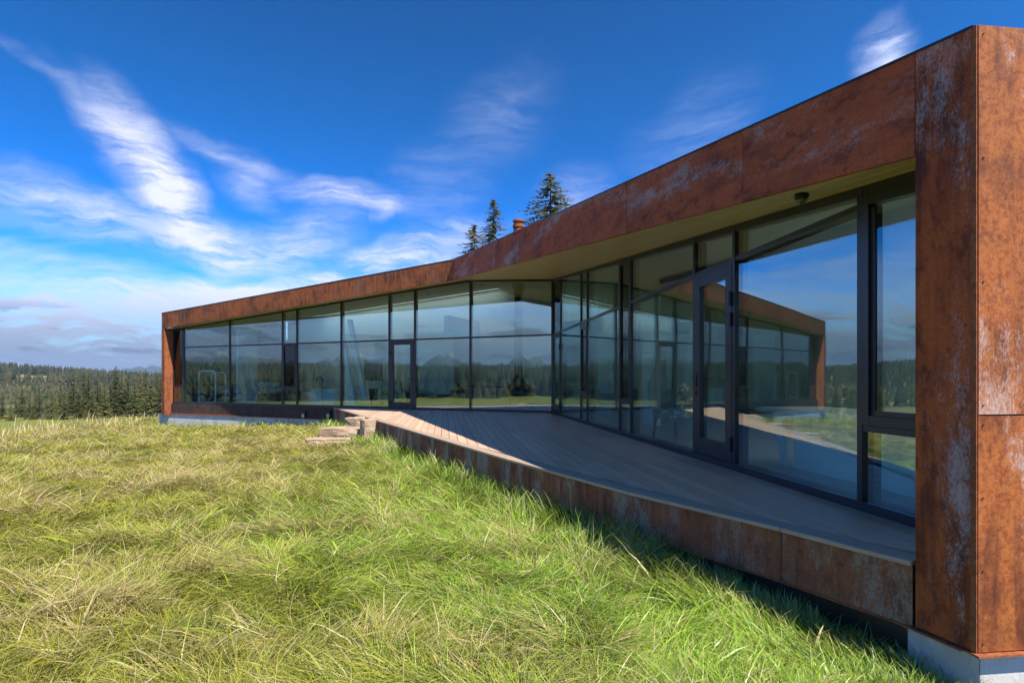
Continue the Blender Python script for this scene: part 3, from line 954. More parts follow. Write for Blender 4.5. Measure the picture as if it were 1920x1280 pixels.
bar(WR, s_end, s_end + 0.06, -DEP_R, -0.05, 0.0, headR(s_end), 'end_lining', M['wall_white'])
def partition(w, s0, s1, d0, d1, h, mat='wall_white', name='partition'):
    return bar(w, s0, s1, d0, d1, 0.017, h, name, M[mat])
tq = WL.s_px(432)
partition(WL, tq - 0.03, tq + 0.10, -1.3, -0.35, 3.1)
partition(WL, WL.s_px(556), WL.s_px(530), -6.4, -5.6, 3.1)
tq2 = WL.s_px(735)
partition(WL, tq2 - 0.1, tq2 + 0.1, -6.4, -3.6, 3.6)
partition(WR, WR.s_px(1204, -1.2), WR.s_px(1226, -1.2), -1.35, -1.2, 2.9)
partition(WR, WR.s_px(1250, -1.9), WR.s_px(1300, -1.9), -2.05, -1.9, 2.7)
partition(WR, WR.s_px(1120, -1.5), WR.s_px(1138, -1.5), -1.65, -1.5, 3.4)
# leaning white struts behind the glass of the far wing
t0 = WL.s_px(648, -0.7)
mb = MB()
mb.hexa([WL.P(t0 + 0.15, -0.6, 0.02), WL.P(t0 - 0.55, -0.6, 0.02), WL.P(t0 - 0.55, -0.75, 0.02), WL.P(t0 + 0.15, -0.75, 0.02),
         WL.P(t0 + 0.15, -0.6, 2.75), WL.P(t0 + 0.05, -0.6, 2.75), WL.P(t0 + 0.05, -0.75, 2.75), WL.P(t0 + 0.15, -0.75, 2.75)])
part(mb, 'leaning_strut', M['white'])
mb = MB()
mb.hexa([WL.P(t0 - 0.62, -0.9, 0.3), WL.P(t0 - 0.80, -0.9, 0.3), WL.P(t0 - 0.80, -1.05, 0.3), WL.P(t0 - 0.62, -1.05, 0.3),
         WL.P(t0 + 0.10, -0.9, 3.3), WL.P(t0 - 0.05, -0.9, 3.3), WL.P(t0 - 0.05, -1.05, 3.3), WL.P(t0 + 0.10, -1.05, 3.3)])
part(mb, 'leaning_strut', M['white'])
# recessed ceiling lights
for x, dd in ((385, -2), (480, -2.4), (690, -2.0), (700, -3.5), (840, -2.4), (860, -4.0)):
    t = WL.s_px(x); q = WL.p2(t, dd); z = planeL(q.x, q.y)
    part(MB().lathe([(0.09, -0.012), (0.10, 0.0), (0.10, 0.003)], (q.x, q.y, z), 16), 'downlight', M['black'])

# chimney above the hanging fireplace
fs = WL.p2(WL.s_px(972, -2.1), -2.1)
cz = EYE + (HY - 413) * fs.y / F
ch = MB().lathe([(0.17, 0.0), (0.17, cz - 4.0 - 0.30), ], (fs.x, fs.y, 4.0), 20)
chim = part(ch, 'chimney', M['rust_edge'], roof)
# (the cap is joined to the same flue part)
mb = MB()
mb.lathe([(0.20, -0.26), (0.20, -0.16)], (fs.x, fs.y, cz), 20)
mb.lathe([(0.15, -0.30), (0.15, -0.05)], (fs.x, fs.y, cz), 20)
mb.lathe([(0.20, -0.06), (0.19, 0.0), (0.02, 0.02)], (fs.x, fs.y, cz), 20)
o = part(mb, 'chimney_cap', M['rust_edge'], roof)

# ------------------------------------------------------------------ deck
P0 = WL.p2(sP0, 0.06)
Pd = [P0, Vector((-0.04, 7.3)), Vector((1.07, 5.18)), Vector((1.86, 3.93)), Vector((2.255, 3.20))]
deck = empty('deck', (0.2, 11.0, -0.5), 'wedge-shaped board deck with rusted steel edge in the angle of the house', 'deck')
gr_end = WR.p2(sR1 + 0.52, 0.055)
cin = C + (nR + nL).normalized() * 0.075
edge_poly = Pd + [gr_end, cin]
BW = 0.15
def offs(pts, d):
    res = []
    for i, p in enumerate(pts):
        a_ = pts[max(i - 1, 0)]; b_ = pts[min(i + 1, len(pts) - 1)]
        t = (b_ - a_).normalized()
        res.append(p + Vector((-t.y, t.x)) * d)      # to the left of travel = towards the house
    return res
inner = offs(Pd, BW)
board_poly = inner + [gr_end, cin]
pw = 0.142
o = cin
nrm = Vector((-uR.y, uR.x))
ts = [(p - o).dot(nrm) for p in board_poly]
us = [(p - o).dot(uR) for p in board_poly]
for k in range(math.floor(min(ts) / pw), int(max(ts) / pw) + 1):
    t0_, t1_ = k * pw + 0.0045, (k + 1) * pw - 0.0045
    L0 = min(us) - 0.5 + random.uniform(0, 2.5)
    cuts = [min(us) - 1] + [L0 + 3.66 * j for j in range(7) if L0 + 3.66 * j < max(us)] + [max(us) + 1]
    for ua, ub in zip(cuts, cuts[1:]):
        if ub - ua < 0.3:
            continue
        quad = [o + uR * (ua + .002) + nrm * t0_, o + uR * (ub - .002) + nrm * t0_, o + uR * (ub - .002) + nrm * t1_, o + uR * (ua + .002) + nrm * t1_]
        pl = clip(quad, board_poly)
        if len(pl) >= 3 and parea(pl) > 0.003:
            dz = random.uniform(-0.0015, 0.0)
            part(MB().prism(pl, -0.028, dz), 'plank', deck_mat, deck)
edge_mat = boards('deck_edge', (0.36, 0.26, 0.18), (0.46, 0.34, 0.25), Pd[4] - Pd[0], 0.5, 0.2)
outer = offs(Pd, -0.02)
# long first run split in two boards, like the rest
def lerp2(a_, b_, t):
    return a_ + (b_ - a_) * t
segs = []
for i in range(4):
    m = 3 if i == 0 else 1
    for j in range(m):
        segs.append((lerp2(outer[i], outer[i + 1], j / m), lerp2(outer[i], outer[i + 1], (j + 1) / m),
                     lerp2(inner[i], inner[i + 1], (j + 1) / m), lerp2(inner[i], inner[i + 1], j / m),
                     lerp2(Pd[i], Pd[i + 1], j / m), lerp2(Pd[i], Pd[i + 1], (j + 1) / m)))
for a_, b_, c2, d2, pa, pb in segs:
    e = (b_ - a_).normalized() * 0.003
    part(MB().prism([a_ + e, b_ - e, c2 - e - (c2 - b_).normalized() * .004, d2 + e - (d2 - a_).normalized() * .004], -0.03, 0.001), 'border_board', edge_mat, deck, bevel=0.004)
    t = (pb - pa).normalized(); nn = Vector((-t.y, t.x))
    part(MB().prism([pa + e, pb - e, pb - e + nn * 0.012, pa + e + nn * 0.012], -0.37, -0.032), 'edge_panel', M['rust_deck'], deck)
    part(MB().prism([pa, pb, pb + nn * 0.05, pa + nn * 0.05], -0.385, -0.374), 'edge_flashing', M['rust_edge'], deck)
sub = offs(Pd, 0.06)
part(MB().prism(sub + [gr_end + uR * -.05 + nR * .01, cin + nR * .02], -1.0, -0.05), 'substructure', M['black'], deck)

# ------------------------------------------------------------------ furniture behind the glass
def frame_at(w, x, d, rz=0.0, z=0.017):
    q = w.p2(w.s_px(x, d), d)                     # local +y points into the house
    if w is WL:
        rz += math.pi
    ang = math.atan2(w.u.y, w.u.x) + rz
    return Matrix.Translation((q.x, q.y, z)) @ Matrix.Rotation(ang, 4, 'Z')
def thing_at(name, label, cat, Mx, group=None):
    return empty(name, Mx.to_translation(), label, cat, group), Mx
def cushion(mb_args, name, mat, parent, Mx, bev=0.05):
    return MB().box(*mb_args).build(name, mat, parent, smooth=True, bevel=bev, M=Mx)

# bed
Mx = frame_at(WL, 470, -2.6)
bed, _ = thing_at('bed', 'low bed with grey cover and cream throws behind the far wing glass', 'bed', Mx)
MB().box(-1.1, 1.1, -0.9, 1.1, 0.08, 0.30).build('base', M['oak'], bed, M=Mx)
cushion((-1.05, 1.05, -0.85, 1.1, 0.30, 0.62), 'mattress', M['blanket'], bed, Mx, 0.1)
MB().box(-1.8, 1.8, 1.1, 1.22, 0.0, 1.05).build('headboard', M['oak'], bed, M=Mx)
for x in (-0.5, 0.45):
    cushion((x - 0.36, x + 0.36, 0.55, 1.0, 0.62, 0.86), 'pillow', M['linen'], bed, Mx, 0.08)
for y in (-0.78, -0.30):
    cushion((-1.0, 1.0, y - 0.12, y + 0.12, 0.60, 0.69), 'throw', M['fleece'], bed, Mx, 0.03)
cushion((-0.95, 0.95, -0.93, -0.86, 0.12, 0.2), 'throw', M['fleece'], bed, Mx, 0.02)
# nightstand
Mx = frame_at(WL, 447, -2.1)
o, _ = thing_at('nightstand', 'wooden bedside block standing beside the low bed', 'nightstand', Mx)
MB().box(-0.25, 0.25, -0.25, 0.25, 0.0, 0.5).build('body', M['oak'], o, M=Mx, bevel=0.01)
MB().box(-0.27, 0.27, -0.27, 0.27, 0.5, 0.54).build('top', M['oak'], o, M=Mx)
# bathtub and its floor tap
Mx = frame_at(WL, 610, -1.1)
o, _ = thing_at('bathtub', 'white freestanding bathtub with sloping sides behind the glass', 'bathtub', Mx)
mb = MB()
L0, L1, Wd, H = 0.62, 0.86, 0.38, 0.62
prof = [(L0, Wd * 0.75, 0.0), (L1, Wd, H), (L1 - 0.05, Wd - 0.05, H), (L0 - 0.02, Wd * 0.62, 0.12)]
rows = []
for (lx, ly, z) in prof:
    rows.append([(lx * math.copysign(abs(math.cos(a)) ** 0.55, math.cos(a)), ly * math.copysign(abs(math.sin(a)) ** 0.55, math.sin(a)), z)
                 for a in [2 * math.pi * k / 28 for k in range(28)]])
for r in rows:
    mb.v += r
for i in range(3):
    for k in range(28):
        mb.f.append((i * 28 + k, i * 28 + (k + 1) % 28, (i + 1) * 28 + (k + 1) % 28, (i + 1) * 28 + k))
mb.f.append(tuple(range(28))); mb.f.append(tuple(84 + k for k in range(28)))
mb.build('shell', M['white'], o, M=Mx)
Mx = frame_at(WL, 604, -0.62)
o, _ = thing_at('tub_tap', 'tall black floor-standing tap arching over the bathtub', 'tap', Mx)
MB().lathe([(0.07, 0.0), (0.07, 0.02), (0.03, 0.03)], (0, 0, 0), 16).build('base', M['black'], o, M=Mx)
MB().tube([(0, 0, 0.02), (0, 0, 0.95)] + [(-0.14 + 0.14 * math.cos(a), 0, 0.95 + 0.14 * math.sin(a)) for a in [k * math.pi / 8 for k in range(1, 9)]] + [(-0.28, 0, 0.86)], 0.022, 8).build('spout', M['black'], o, M=Mx)
MB().tube([(0, 0, 0.7), (0.1, 0, 0.72), (0.12, 0, 0.62)], 0.016, 8).build('lever', M['black'], o, M=Mx)
# exercise frame at the far end
Mx = frame_at(WL, 396, -0.8)
o, _ = thing_at('exercise_machine', 'exercise machine with white rounded tube frame at the end of the far wing', 'exercise machine', Mx)
def rrect(w, h, r, y, z0):
    pts = []
    for cx, cz_, a0 in ((w - r, z0 + h - r, 0), (-w + r, z0 + h - r, 90), (-w + r, z0 + r, 180), (w - r, z0 + r, 270)):
        for k in range(5):
            a = math.radians(a0 + k * 22.5)
            pts.append((cx + r * math.cos(a), y, cz_ + r * math.sin(a)))
    return pts + [pts[0]]
MB().tube(rrect(0.52, 1.36, 0.14, -0.2, 0.0), 0.04, 8).build('frame', M['white'], o, M=Mx)
MB().tube(rrect(0.45, 1.30, 0.14, 0.35, 0.0), 0.03, 8).build('frame', M['white'], o, M=Mx)
MB().tube([(-0.48, -0.2, 0.3), (0.3, 0.35, 0.12)], 0.035, 8).build('crossbar', M['white'], o, M=Mx)
MB().box(-0.2, 0.35, -0.25, 0.3, 0.05, 0.3).build('pedal_housing', M['black'], o, M=Mx, bevel=0.03)
MB().box(-0.42, 0.1, -0.12, 0.1, 0.72, 0.8).build('seat', M['black'], o, M=Mx, bevel=0.03)
MB().tube([(-0.15, 0, 0.3), (-0.15, 0, 0.73)], 0.03, 8).build('seat_post', M['black'], o, M=Mx)
# dark picture on the inner wall
Mx = frame_at(WL, 700, -3.3)
o, _ = thing_at('picture', 'dark wide picture with thin pale frame on the inner wall', 'picture', Mx)
o.location = Mx @ Vector((0, 0, 1.3))
# armchairs
def armchair(name, label, mat, Mx):
    o, _ = thing_at(name, label, 'armchair', Mx)
    cushion((-0.30, 0.30, -0.30, 0.28, 0.28, 0.46), 'seat', mat, o, Mx, 0.06)
    cushion((-0.36, 0.36, 0.22, 0.42, 0.20, 0.98), 'backrest', mat, o, Mx, 0.08)
    for sx in (-1, 1):
        cushion((min(sx * 0.30, sx * 0.44), max(sx * 0.30, sx * 0.44), -0.32, 0.30, 0.18, 0.64), 'armrest', mat, o, Mx, 0.06)
        for sy in (-0.26, 0.3):
            MB().box(sx * 0.34 - 0.03, sx * 0.34 + 0.03, sy - 0.03, sy + 0.03, 0, 0.2).build('leg', M['darkwood'], o, M=Mx)
    MB().box(-0.36, 0.36, -0.3, 0.34, 0.18, 0.28).build('base', mat, o, M=Mx, bevel=0.02)
    return o
armchair('armchair', 'cream padded armchair just inside the far wing door', M['cream'], frame_at(WL, 733, -1.3, 0.5))
armchair('armchair', 'dark brown armchair half behind the cream one', M['leather'], frame_at(WL, 716, -2.2, -0.3))
# sofa
Mx = frame_at(WL, 815, -3.6, 0.1)
o, _ = thing_at('sofa', 'dark brown leather sofa with a low tufted back', 'sofa', Mx)
cushion((-1.0, 1.0, -0.45, 0.40, 0.12, 0.42), 'seat', M['leather'], o, Mx, 0.06)
for k in range(4):
    cushion((-0.95 + k * 0.475, -0.95 + (k + 1) * 0.475, 0.25, 0.5, 0.35, 0.84), 'back_cushion', M['leather'], o, Mx, 0.07)
for sx in (-1.08, 1.0):
    cushion((sx - 0.06, sx + 0.14, -0.45, 0.48, 0.05, 0.62), 'armrest', M['leather'], o, Mx, 0.05)
for sx in (-0.9, 0.9):
    for sy in (-0.38, 0.38):
        MB().box(sx - 0.03, sx + 0.03, sy - 0.03, sy + 0.03, 0, 0.13).build('leg', M['darkwood'], o, M=Mx)
# dining table and its chairs
Mx = frame_at(WL, 918, -3.4, 0.05)
o, _ = thing_at('dining_table', 'long dark wooden table behind the hanging fireplace', 'table', Mx)
MB().box(-1.1, 1.1, -0.45, 0.45, 0.70, 0.75).build('top', M['darkwood'], o, M=Mx)
for sx in (-1, 1):
    for sy in (-0.38, 0.38):
        MB().box(sx - 0.04, sx + 0.04, sy - 0.04, sy + 0.04, 0, 0.70).build('leg', M['darkwood'], o, M=Mx)
# hanging fireplace
o = empty('hanging_fireplace', (fs.x, fs.y, 0.30), 'black hanging fireplace, a flattened bowl on a long flue', 'fireplace')
MB().lathe([(0.05, 0.28), (0.32, 0.31), (0.52, 0.42), (0.60, 0.56), (0.52, 0.70), (0.30, 0.88), (0.17, 1.05), (0.15, 1.16)], (fs.x, fs.y, 0.0), 32).build('bowl', M['black'], o, smooth=True)
MB().lathe([(0.145, 1.16), (0.145, planeR(fs.x, fs.y) - 0.25), (0.20, planeR(fs.x, fs.y) - 0.2), (0.20, planeR(fs.x, fs.y))], (fs.x, fs.y, 0.0), 20).build('flue', M['black'], o)
# patterned chair
Mx = frame_at(WR, 1268, -0.62, -1.2)
o, _ = thing_at('patterned_chair', 'upholstered chair with leafy pattern and tapered dark legs', 'chair', Mx)
cushion((-0.28, 0.28, -0.30, 0.28, 0.34, 0.50), 'seat', M['floral'], o, Mx, 0.05)
mb = MB()
mb.hexa([(-0.24, 0.20, 0.36), (0.24, 0.20, 0.36), (0.24, 0.32, 0.36), (-0.24, 0.32, 0.36),
         (-0.29, 0.33, 0.95), (0.29, 0.33, 0.95), (0.29, 0.42, 0.95), (-0.29, 0.42, 0.95)])
mb.build('backrest', M['floral'], o, smooth=True, bevel=0.035, M=Mx)
for sx in (-0.23, 0.23):
    for sy in (-0.25, 0.24):
        MB().tube([(sx, sy, 0.36), (sx * 1.08, sy * 1.12, 0.0)], [0.032, 0.018], 8).build('leg', M['darkwood'], o, M=Mx)
# white table with panel legs
Mx = frame_at(WR, 1560, -0.95)
o, _ = thing_at('white_table', 'white table on tapering panel legs close behind the near glass', 'table', Mx)
MB().box(-0.75, 2.1, -0.45, 0.40, 0.62, 0.67).build('top', M['white'], o, M=Mx)
for x0, x1, x2, x3 in ((-0.72, -0.52, -0.55, -0.46), (-0.30, 2.0, -0.30, 2.0)):
    mb = MB()
    mb.hexa([(x2, 0.22, 0), (x3, 0.22, 0), (x3, 0.26, 0), (x2, 0.26, 0), (x0, 0.22, 0.62), (x1, 0.22, 0.62), (x1, 0.26, 0.62), (x0, 0.26, 0.62)])
    mb.build('leg_panel', M['white'], o, M=Mx)
    mb = MB()
    mb.hexa([(x2, -0.26, 0), (x3, -0.26, 0), (x3, -0.22, 0), (x2, -0.22, 0), (x0, -0.26, 0.62), (x1, -0.26, 0.62), (x1, -0.22, 0.62), (x0, -0.22, 0.62)])
    mb.build('leg_panel', M['white'], o, M=Mx)
# sheer curtain at the near window
mb = MB()
s0c = WR.s_px(1655)
npt = 60
pts = []
for k in range(npt + 1):
    s = s0c + (s_end - 0.05 - s0c) * k / npt
    d = -0.30 + 0.025 * math.sin(k * 0.9) + 0.01 * math.sin(k * 2.3)
    pts.append((s, d))
for s, d in pts:
    mb.v += [WR.P(s, d, 0.72), WR.P(s, d, headR(s) - 0.1)]
mb.f = [(2 * k, 2 * k + 2, 2 * k + 3, 2 * k + 1) for k in range(npt)]
o = mb.build('curtain', M['curtain'], None, smooth=True)
tag(o, 'grey sheer curtain hanging behind the tall near window', 'curtain')
# picture parts
pic = [ob for ob in COL.objects if ob.name.startswith('picture')][0]
Mp = frame_at(WL, 700, -3.3)
MB().box(-0.5, 0.5, 0.0, 0.03, 0.95, 1.85).build('canvas', M['black'], pic, M=Mp)
mb = MB()
for b4 in ((-0.53, -0.5, 0.95, 1.85), (0.5, 0.53, 0.95, 1.85), (-0.53, 0.53, 1.85, 1.88), (-0.53, 0.53, 0.92, 0.95)):
    mb.box(b4[0], b4[1], -0.01, 0.035, b4[2], b4[3])
mb.build('frame', M['linen'], pic, M=Mp)
bar(WL, WL.s_px(700) - 1.3, WL.s_px(700) + 1.0, -3.45, -3.335, 0.017, 2.9, 'partition', M['wall_white'])

# ------------------------------------------------------------------ small things outside
# dome camera under the soffit
sc_ = WR.s_px(1503, 0.30)
q = WR.p2(sc_, 0.30)
zc_ = planeR(q.x, q.y) - 0.004
o = empty('security_camera', (q.x, q.y, zc_), 'small black dome camera fixed under the wooden soffit', 'camera')
MB().lathe([(0.055, 0.0), (0.058, -0.035), (0.050, -0.045)], (q.x, q.y, zc_), 20).build('housing', M['black'], o)
MB().lathe([(0.042, -0.045), (0.040, -0.062), (0.028, -0.080), (0.010, -0.088)], (q.x, q.y, zc_), 20).build('dome', M['lens'], o, smooth=True)
# two small lamps on the base of the far wing
for x in (571, 618):
    t = WL.s_px(x, 0.12)
    zz = WL.z_px(x, 775, 0.12)
    o = empty('wall_lamp', WL.P(t, 0.10, zz - 0.16), 'small dark box lamp low on the house base, ' + ('a step away from the deck corner' if x == 571 else 'right beside the deck corner'), 'lamp', 'lamps on the house base')
    mb = MB(); WL.hexa(mb, t - 0.09, t + 0.09, 0.10, 0.20, zz - 0.16, zz + 0.10)
    mb.build('housing', M['frame'], o, bevel=0.01)
    mb = MB(); WL.hexa(mb, t - 0.06, t + 0.06, 0.20, 0.21, zz - 0.14, zz - 0.02)
    mb.build('cover', M['steel'], o)
# stone steps
def stone(x, y, sx, sy, sz, rz, label, seed, sink=0.06):
    rn = np.random.default_rng(seed)
    bm = bmesh.new()
    bmesh.ops.create_cube(bm, size=1.0)
    bmesh.ops.subdivide_edges(bm, edges=bm.edges[:], cuts=5, use_grid_fill=True)
    for v in bm.verts:
        p = v.co
        k = Vector((p.x, p.y, p.z))
        q = k.normalized() * 0.62
        v.co = k.lerp(q, 0.16)
        j = fbm(np.array([p.x * 2.3 + seed * 3.1 + p.z]), np.array([p.y * 2.3 + p.z * 1.7 + seed]), 3)[0] - 0.5
        v.co += v.co.normalized() * j * 0.22
        v.co += Vector(rn.normal(0, 0.010, 3))
        v.co = Vector((v.co.x * sx, v.co.y * sy, v.co.z * sz))
    me = bpy.data.meshes.new('stone_slab')
    bm.to_mesh(me); bm.free()
    o = link('stone_slab', me, M['stone'])
    gz = float(ground_z(x, y))
    o.location = (x, y, gz + sz * 0.5 - sink)
    o.rotation_euler = (0, 0, rz)
    tag(o, label, 'stone', 'stone steps up to the deck')
def gpx(x, y, z):
    Y = F * (EYE - z) / (y - HY)
    return (x - 960) / F * Y, Y
stone(*gpx(617, 842, -0.66), 1.0, 0.55, 0.19, 0.15, 'flat lowest stone slab lying deepest in the grass', 3)
stone(*gpx(641, 832, -0.66), 1.08, 0.6, 0.36, 0.05, 'long stone slab above the lowest flat slab', 8)
stone(*gpx(678, 824, -0.64), 0.70, 0.62, 0.56, -0.2, 'brown stone block between the long slab and the deck', 14)
stone(*gpx(697, 834, -0.64), 0.52, 0.52, 0.54, 0.5, 'squarish tan stone block with pale rounded face beside the deck edge', 21)

# ------------------------------------------------------------------ spruces
def spruce(seed, h=10.0, whorls=34, spread=0.19, n_tip=11, clump=0.46):
    rn = np.random.default_rng(seed)
    V, T = [], []
    nv = 0
    for i in range(whorls):
        t = 0.04 + 0.95 * i / (whorls - 1)
        z = h * t
        R = h * spread * (1 - t) ** 0.82 * rn.uniform(0.82, 1.12) + 0.05
        nb = int(round(9 * (1 - t) + 6))
        for bnum in range(nb):
            az = rn.uniform(0, 2 * np.pi)
            L = R * rn.uniform(0.65, 1.15)
            droop = rn.uniform(0.10, 0.38) * (1 - 0.5 * t)
            m = max(4, int(n_tip * (L / (h * spread)) ** 0.6))
            u = np.linspace(0.12, 1.0, m) + rn.normal(0, 0.02, m)
            rr = L * u
            zz = z + h * 0.012 - droop * rr + 0.22 * droop * L * u ** 3 + rn.normal(0, 0.012 * h / 10, m)
            px_, py_ = rr * np.cos(az), rr * np.sin(az)
            size = (0.055 + 0.05 * rn.random(m)) * h * clump * (0.62 + 0.5 * (1 - t)) * (1 - 0.35 * u)
            for side in (-1, 1, 0):
                a2 = az + side * rn.uniform(0.5, 1.0, m) + rn.normal(0, 0.15, m)
                tipx = px_ + size * np.cos(a2); tipy = py_ + size * np.sin(a2)
                tipz = zz - size * rn.uniform(0.05, 0.45, m) if side else zz - size * rn.uniform(-0.1, 0.4, m)
                wx, wy = -np.sin(a2) * size * 0.32, np.cos(a2) * size * 0.32
                wz = rn.normal(0, 0.14, m) * size
                v = np.stack([np.stack([px_ - wx, py_ - wy, zz - wz], -1), np.stack([px_ + wx, py_ + wy, zz + wz], -1),
                              np.stack([tipx, tipy, tipz], -1)], 1).reshape(-1, 3)
                V.append(v)
                T.append(np.arange(len(v)).reshape(-1, 3) + nv)
                nv += len(v)
    # leading shoot
    v = np.array([[-0.03, 0, h * 0.96], [0.03, 0, h * 0.96], [0, 0, h * 1.03], [0, -0.03, h * 0.96], [0, 0.03, h * 0.96], [0, 0, h * 1.03]])
    V.append(v); T.append(np.array([[0, 1, 2], [3, 4, 5]]) + nv)
    crown = bulk('crown', np.concatenate(V), np.concatenate(T))
    crown.materials.append(M['needles'])
    mb = MB().tube([(0, 0, -0.6), (0, 0, h * 0.3), (0, 0, h * 0.7), (0, 0, h)], [h * 0.018, h * 0.013, h * 0.007, h * 0.001], 7)
    trunk = mesh('trunk', mb.v, mb.f)
    trunk.materials.append(M['bark'])
    return crown, trunk, h
kinds_s = [spruce(1), spruce(2, spread=0.23), spruce(3, spread=0.16), spruce(4, spread=0.26, whorls=28), spruce(5, spread=0.20, whorls=40, n_tip=14),
           spruce(6, spread=0.46, whorls=84, n_tip=26, clump=0.27), spruce(7, spread=0.30, whorls=84, n_tip=20, clump=0.25), spruce(8, spread=0.42, whorls=76, n_tip=24, clump=0.27)]
def plant(x, y, h, kind, label, group=None, name='spruce_tree'):
    cr, tk, h0 = kinds_s[kind]
    o = empty(name, (x, y, float(ground_z(x, y)) - 0.05), label, 'tree', group)
    s = h / h0
    o.rotation_euler = (0, 0, random.uniform(0, 6.28))
    o.scale = (s * random.uniform(0.9, 1.1), s * random.uniform(0.9, 1.1), s)
    for nm, me in (('crown', cr), ('trunk', tk)):
        c = bpy.data.objects.new(nm, me)
        COL.objects.link(c)
        c.parent = o
    return o
def plant_px(x, ytop, Y, kind, label, group=None):
    X = (x - 960) / F * Y
    gz = float(ground_z(X, Y))
    h = (HY - ytop) / F * Y + EYE - gz
    return plant(X, Y, h / 1.03, kind, label, group)
plant_px(926, 364, 44, 6, 'tall thin spruce behind the roof, left of the chimney')
plant_px(889, 412, 42, 7, 'shorter bushy spruce behind the roof fold beside a taller one')
plant_px(1032, 314, 45, 5, 'broad spruce behind the roof, right of the chimney')
LS = ['full pointed spruce in the row below the far edge of the lawn', 'broad dark spruce in the row below the far edge of the lawn',
      'narrow slim spruce in the row below the far edge of the lawn', 'low bushy young spruce in the row below the lawn edge']
GS = 'spruces below the lawn'
row = [(4, 728, 92, 1), (20, 746, 84, 3), (41, 712, 96, 0), (55, 735, 88, 3), (74, 722, 90, 1), (88, 730, 100, 2), (97, 724, 88, 3), (113, 716, 98, 1),
       (120, 728, 86, 3), (138, 694, 100, 0), (148, 722, 90, 3), (157, 690, 106, 1), (166, 695, 96, 1), (172, 726, 86, 3), (183, 697, 100, 2), (196, 716, 92, 1),
       (207, 712, 96, 3), (228, 698, 100, 2), (240, 697, 98, 1), (252, 702, 94, 3), (263, 690, 102, 0), (273, 689, 98, 1), (283, 700, 94, 3), (294, 695, 98, 1),
       (302, 702, 92, 3), (312, 690, 100, 0), (325, 698, 96, 1), (30, 738, 108, 2), (66, 733, 112, 0), (104, 727, 110, 2), (130, 722, 112, 1), (188, 712, 112, 0),
       (234, 708, 112, 1), (258, 705, 110, 2), (300, 700, 112, 3), (-15, 720, 94, 1), (-40, 708, 98, 0), (-70, 715, 92, 3), (-12, 740, 84, 3), (345, 700, 98, 2)]
for x, yt, Y, k in row:
    plant_px(x, yt, Y, k, LS[k], GS)
plant_px(217, 684, 97, 4, 'tallest spruce in the row below the lawn, with a slim pointed top', GS)

# ------------------------------------------------------------------ far woods
def woods(name, X, Y, H, mat, label):
    n = len(X)
    Z = ground_z(X, Y) - 0.3
    V, T = [], []
    nv = 0
    seg = 6
    for (z0, z1, r0) in ((0.05, 0.55, 0.20), (0.32, 0.80, 0.145), (0.60, 1.0, 0.085)):
        ph = RNG.uniform(0, 6.28, n)
        rs = r0 * RNG.uniform(0.8, 1.3, n) * H
        ring = []
        for k in range(seg):
            jit = RNG.uniform(0.7, 1.3, n)
            ring.append(np.stack([X + rs * jit * np.cos(ph + k * 2 * np.pi / seg), Y + rs * jit * np.sin(ph + k * 2 * np.pi / seg),
                                  Z + H * (z0 + RNG.uniform(-0.03, 0.03, n))], -1))
        tip = np.stack([X, Y, Z + H * z1], -1)
        v = np.stack(ring + [tip], 1).reshape(-1, 3)
        base = (np.arange(n) * (seg + 1))[:, None] + nv
        for k in range(seg):
            T.append(np.concatenate([base + k, base + (k + 1) % seg, base + seg], 1))
        V.append(v)
        nv += len(v)
    o = link(name, bulk(name, np.concatenate(V), np.concatenate(T)), mat)
    return tag(o, label, 'forest', kind='stuff')
def polar(n, a0, a1, r0, r1, dens=None):
    ang = RNG.uniform(a0, a1, n); r = np.sqrt(RNG.uniform(r0 ** 2, r1 ** 2, n))
    X, Y = r * np.sin(ang), r * np.cos(ang)
    keep = fbm(X / 90 + 3, Y / 90 + 8, 3) > (0.46 if dens is None else dens)
    keep &= ~((ang > -0.735) & (ang < -0.60) & (r > 240) & (r < 430))          # open meadow down in the valley
    return X[keep], Y[keep]
# ahead and to the left: the wooded valley side
X, Y = polar(3600, -1.35, -0.35, 300, 700, 0.53)
woods('valley_woods', X, Y, RNG.uniform(3, 11, len(X)), M['wood_far'], 'mixed dark woods on the valley floor beyond the spruces')
X, Y = polar(17000, -1.45, -0.30, 700, 2100, 0.45)
woods('hillside_woods', X, Y, RNG.uniform(6, 20, len(X)), M['wood_far'], 'dense forest covering the low hill on the horizon')
# round behind the camera: what the glass reflects
X, Y = polar(9000, -3.05, -1.30, 270, 620, 0.36)
woods('meadow_woods', X, Y, RNG.uniform(12, 21, len(X)), M['wood_far'], 'forest edge across the meadow, seen reflected in the glass')
X, Y = polar(9000, -3.1, -1.35, 620, 1500, 0.34)
woods('upland_woods', X, Y, RNG.uniform(14, 24, len(X)), M['wood_far'], 'forest on rising ground, seen reflected above the meadow')

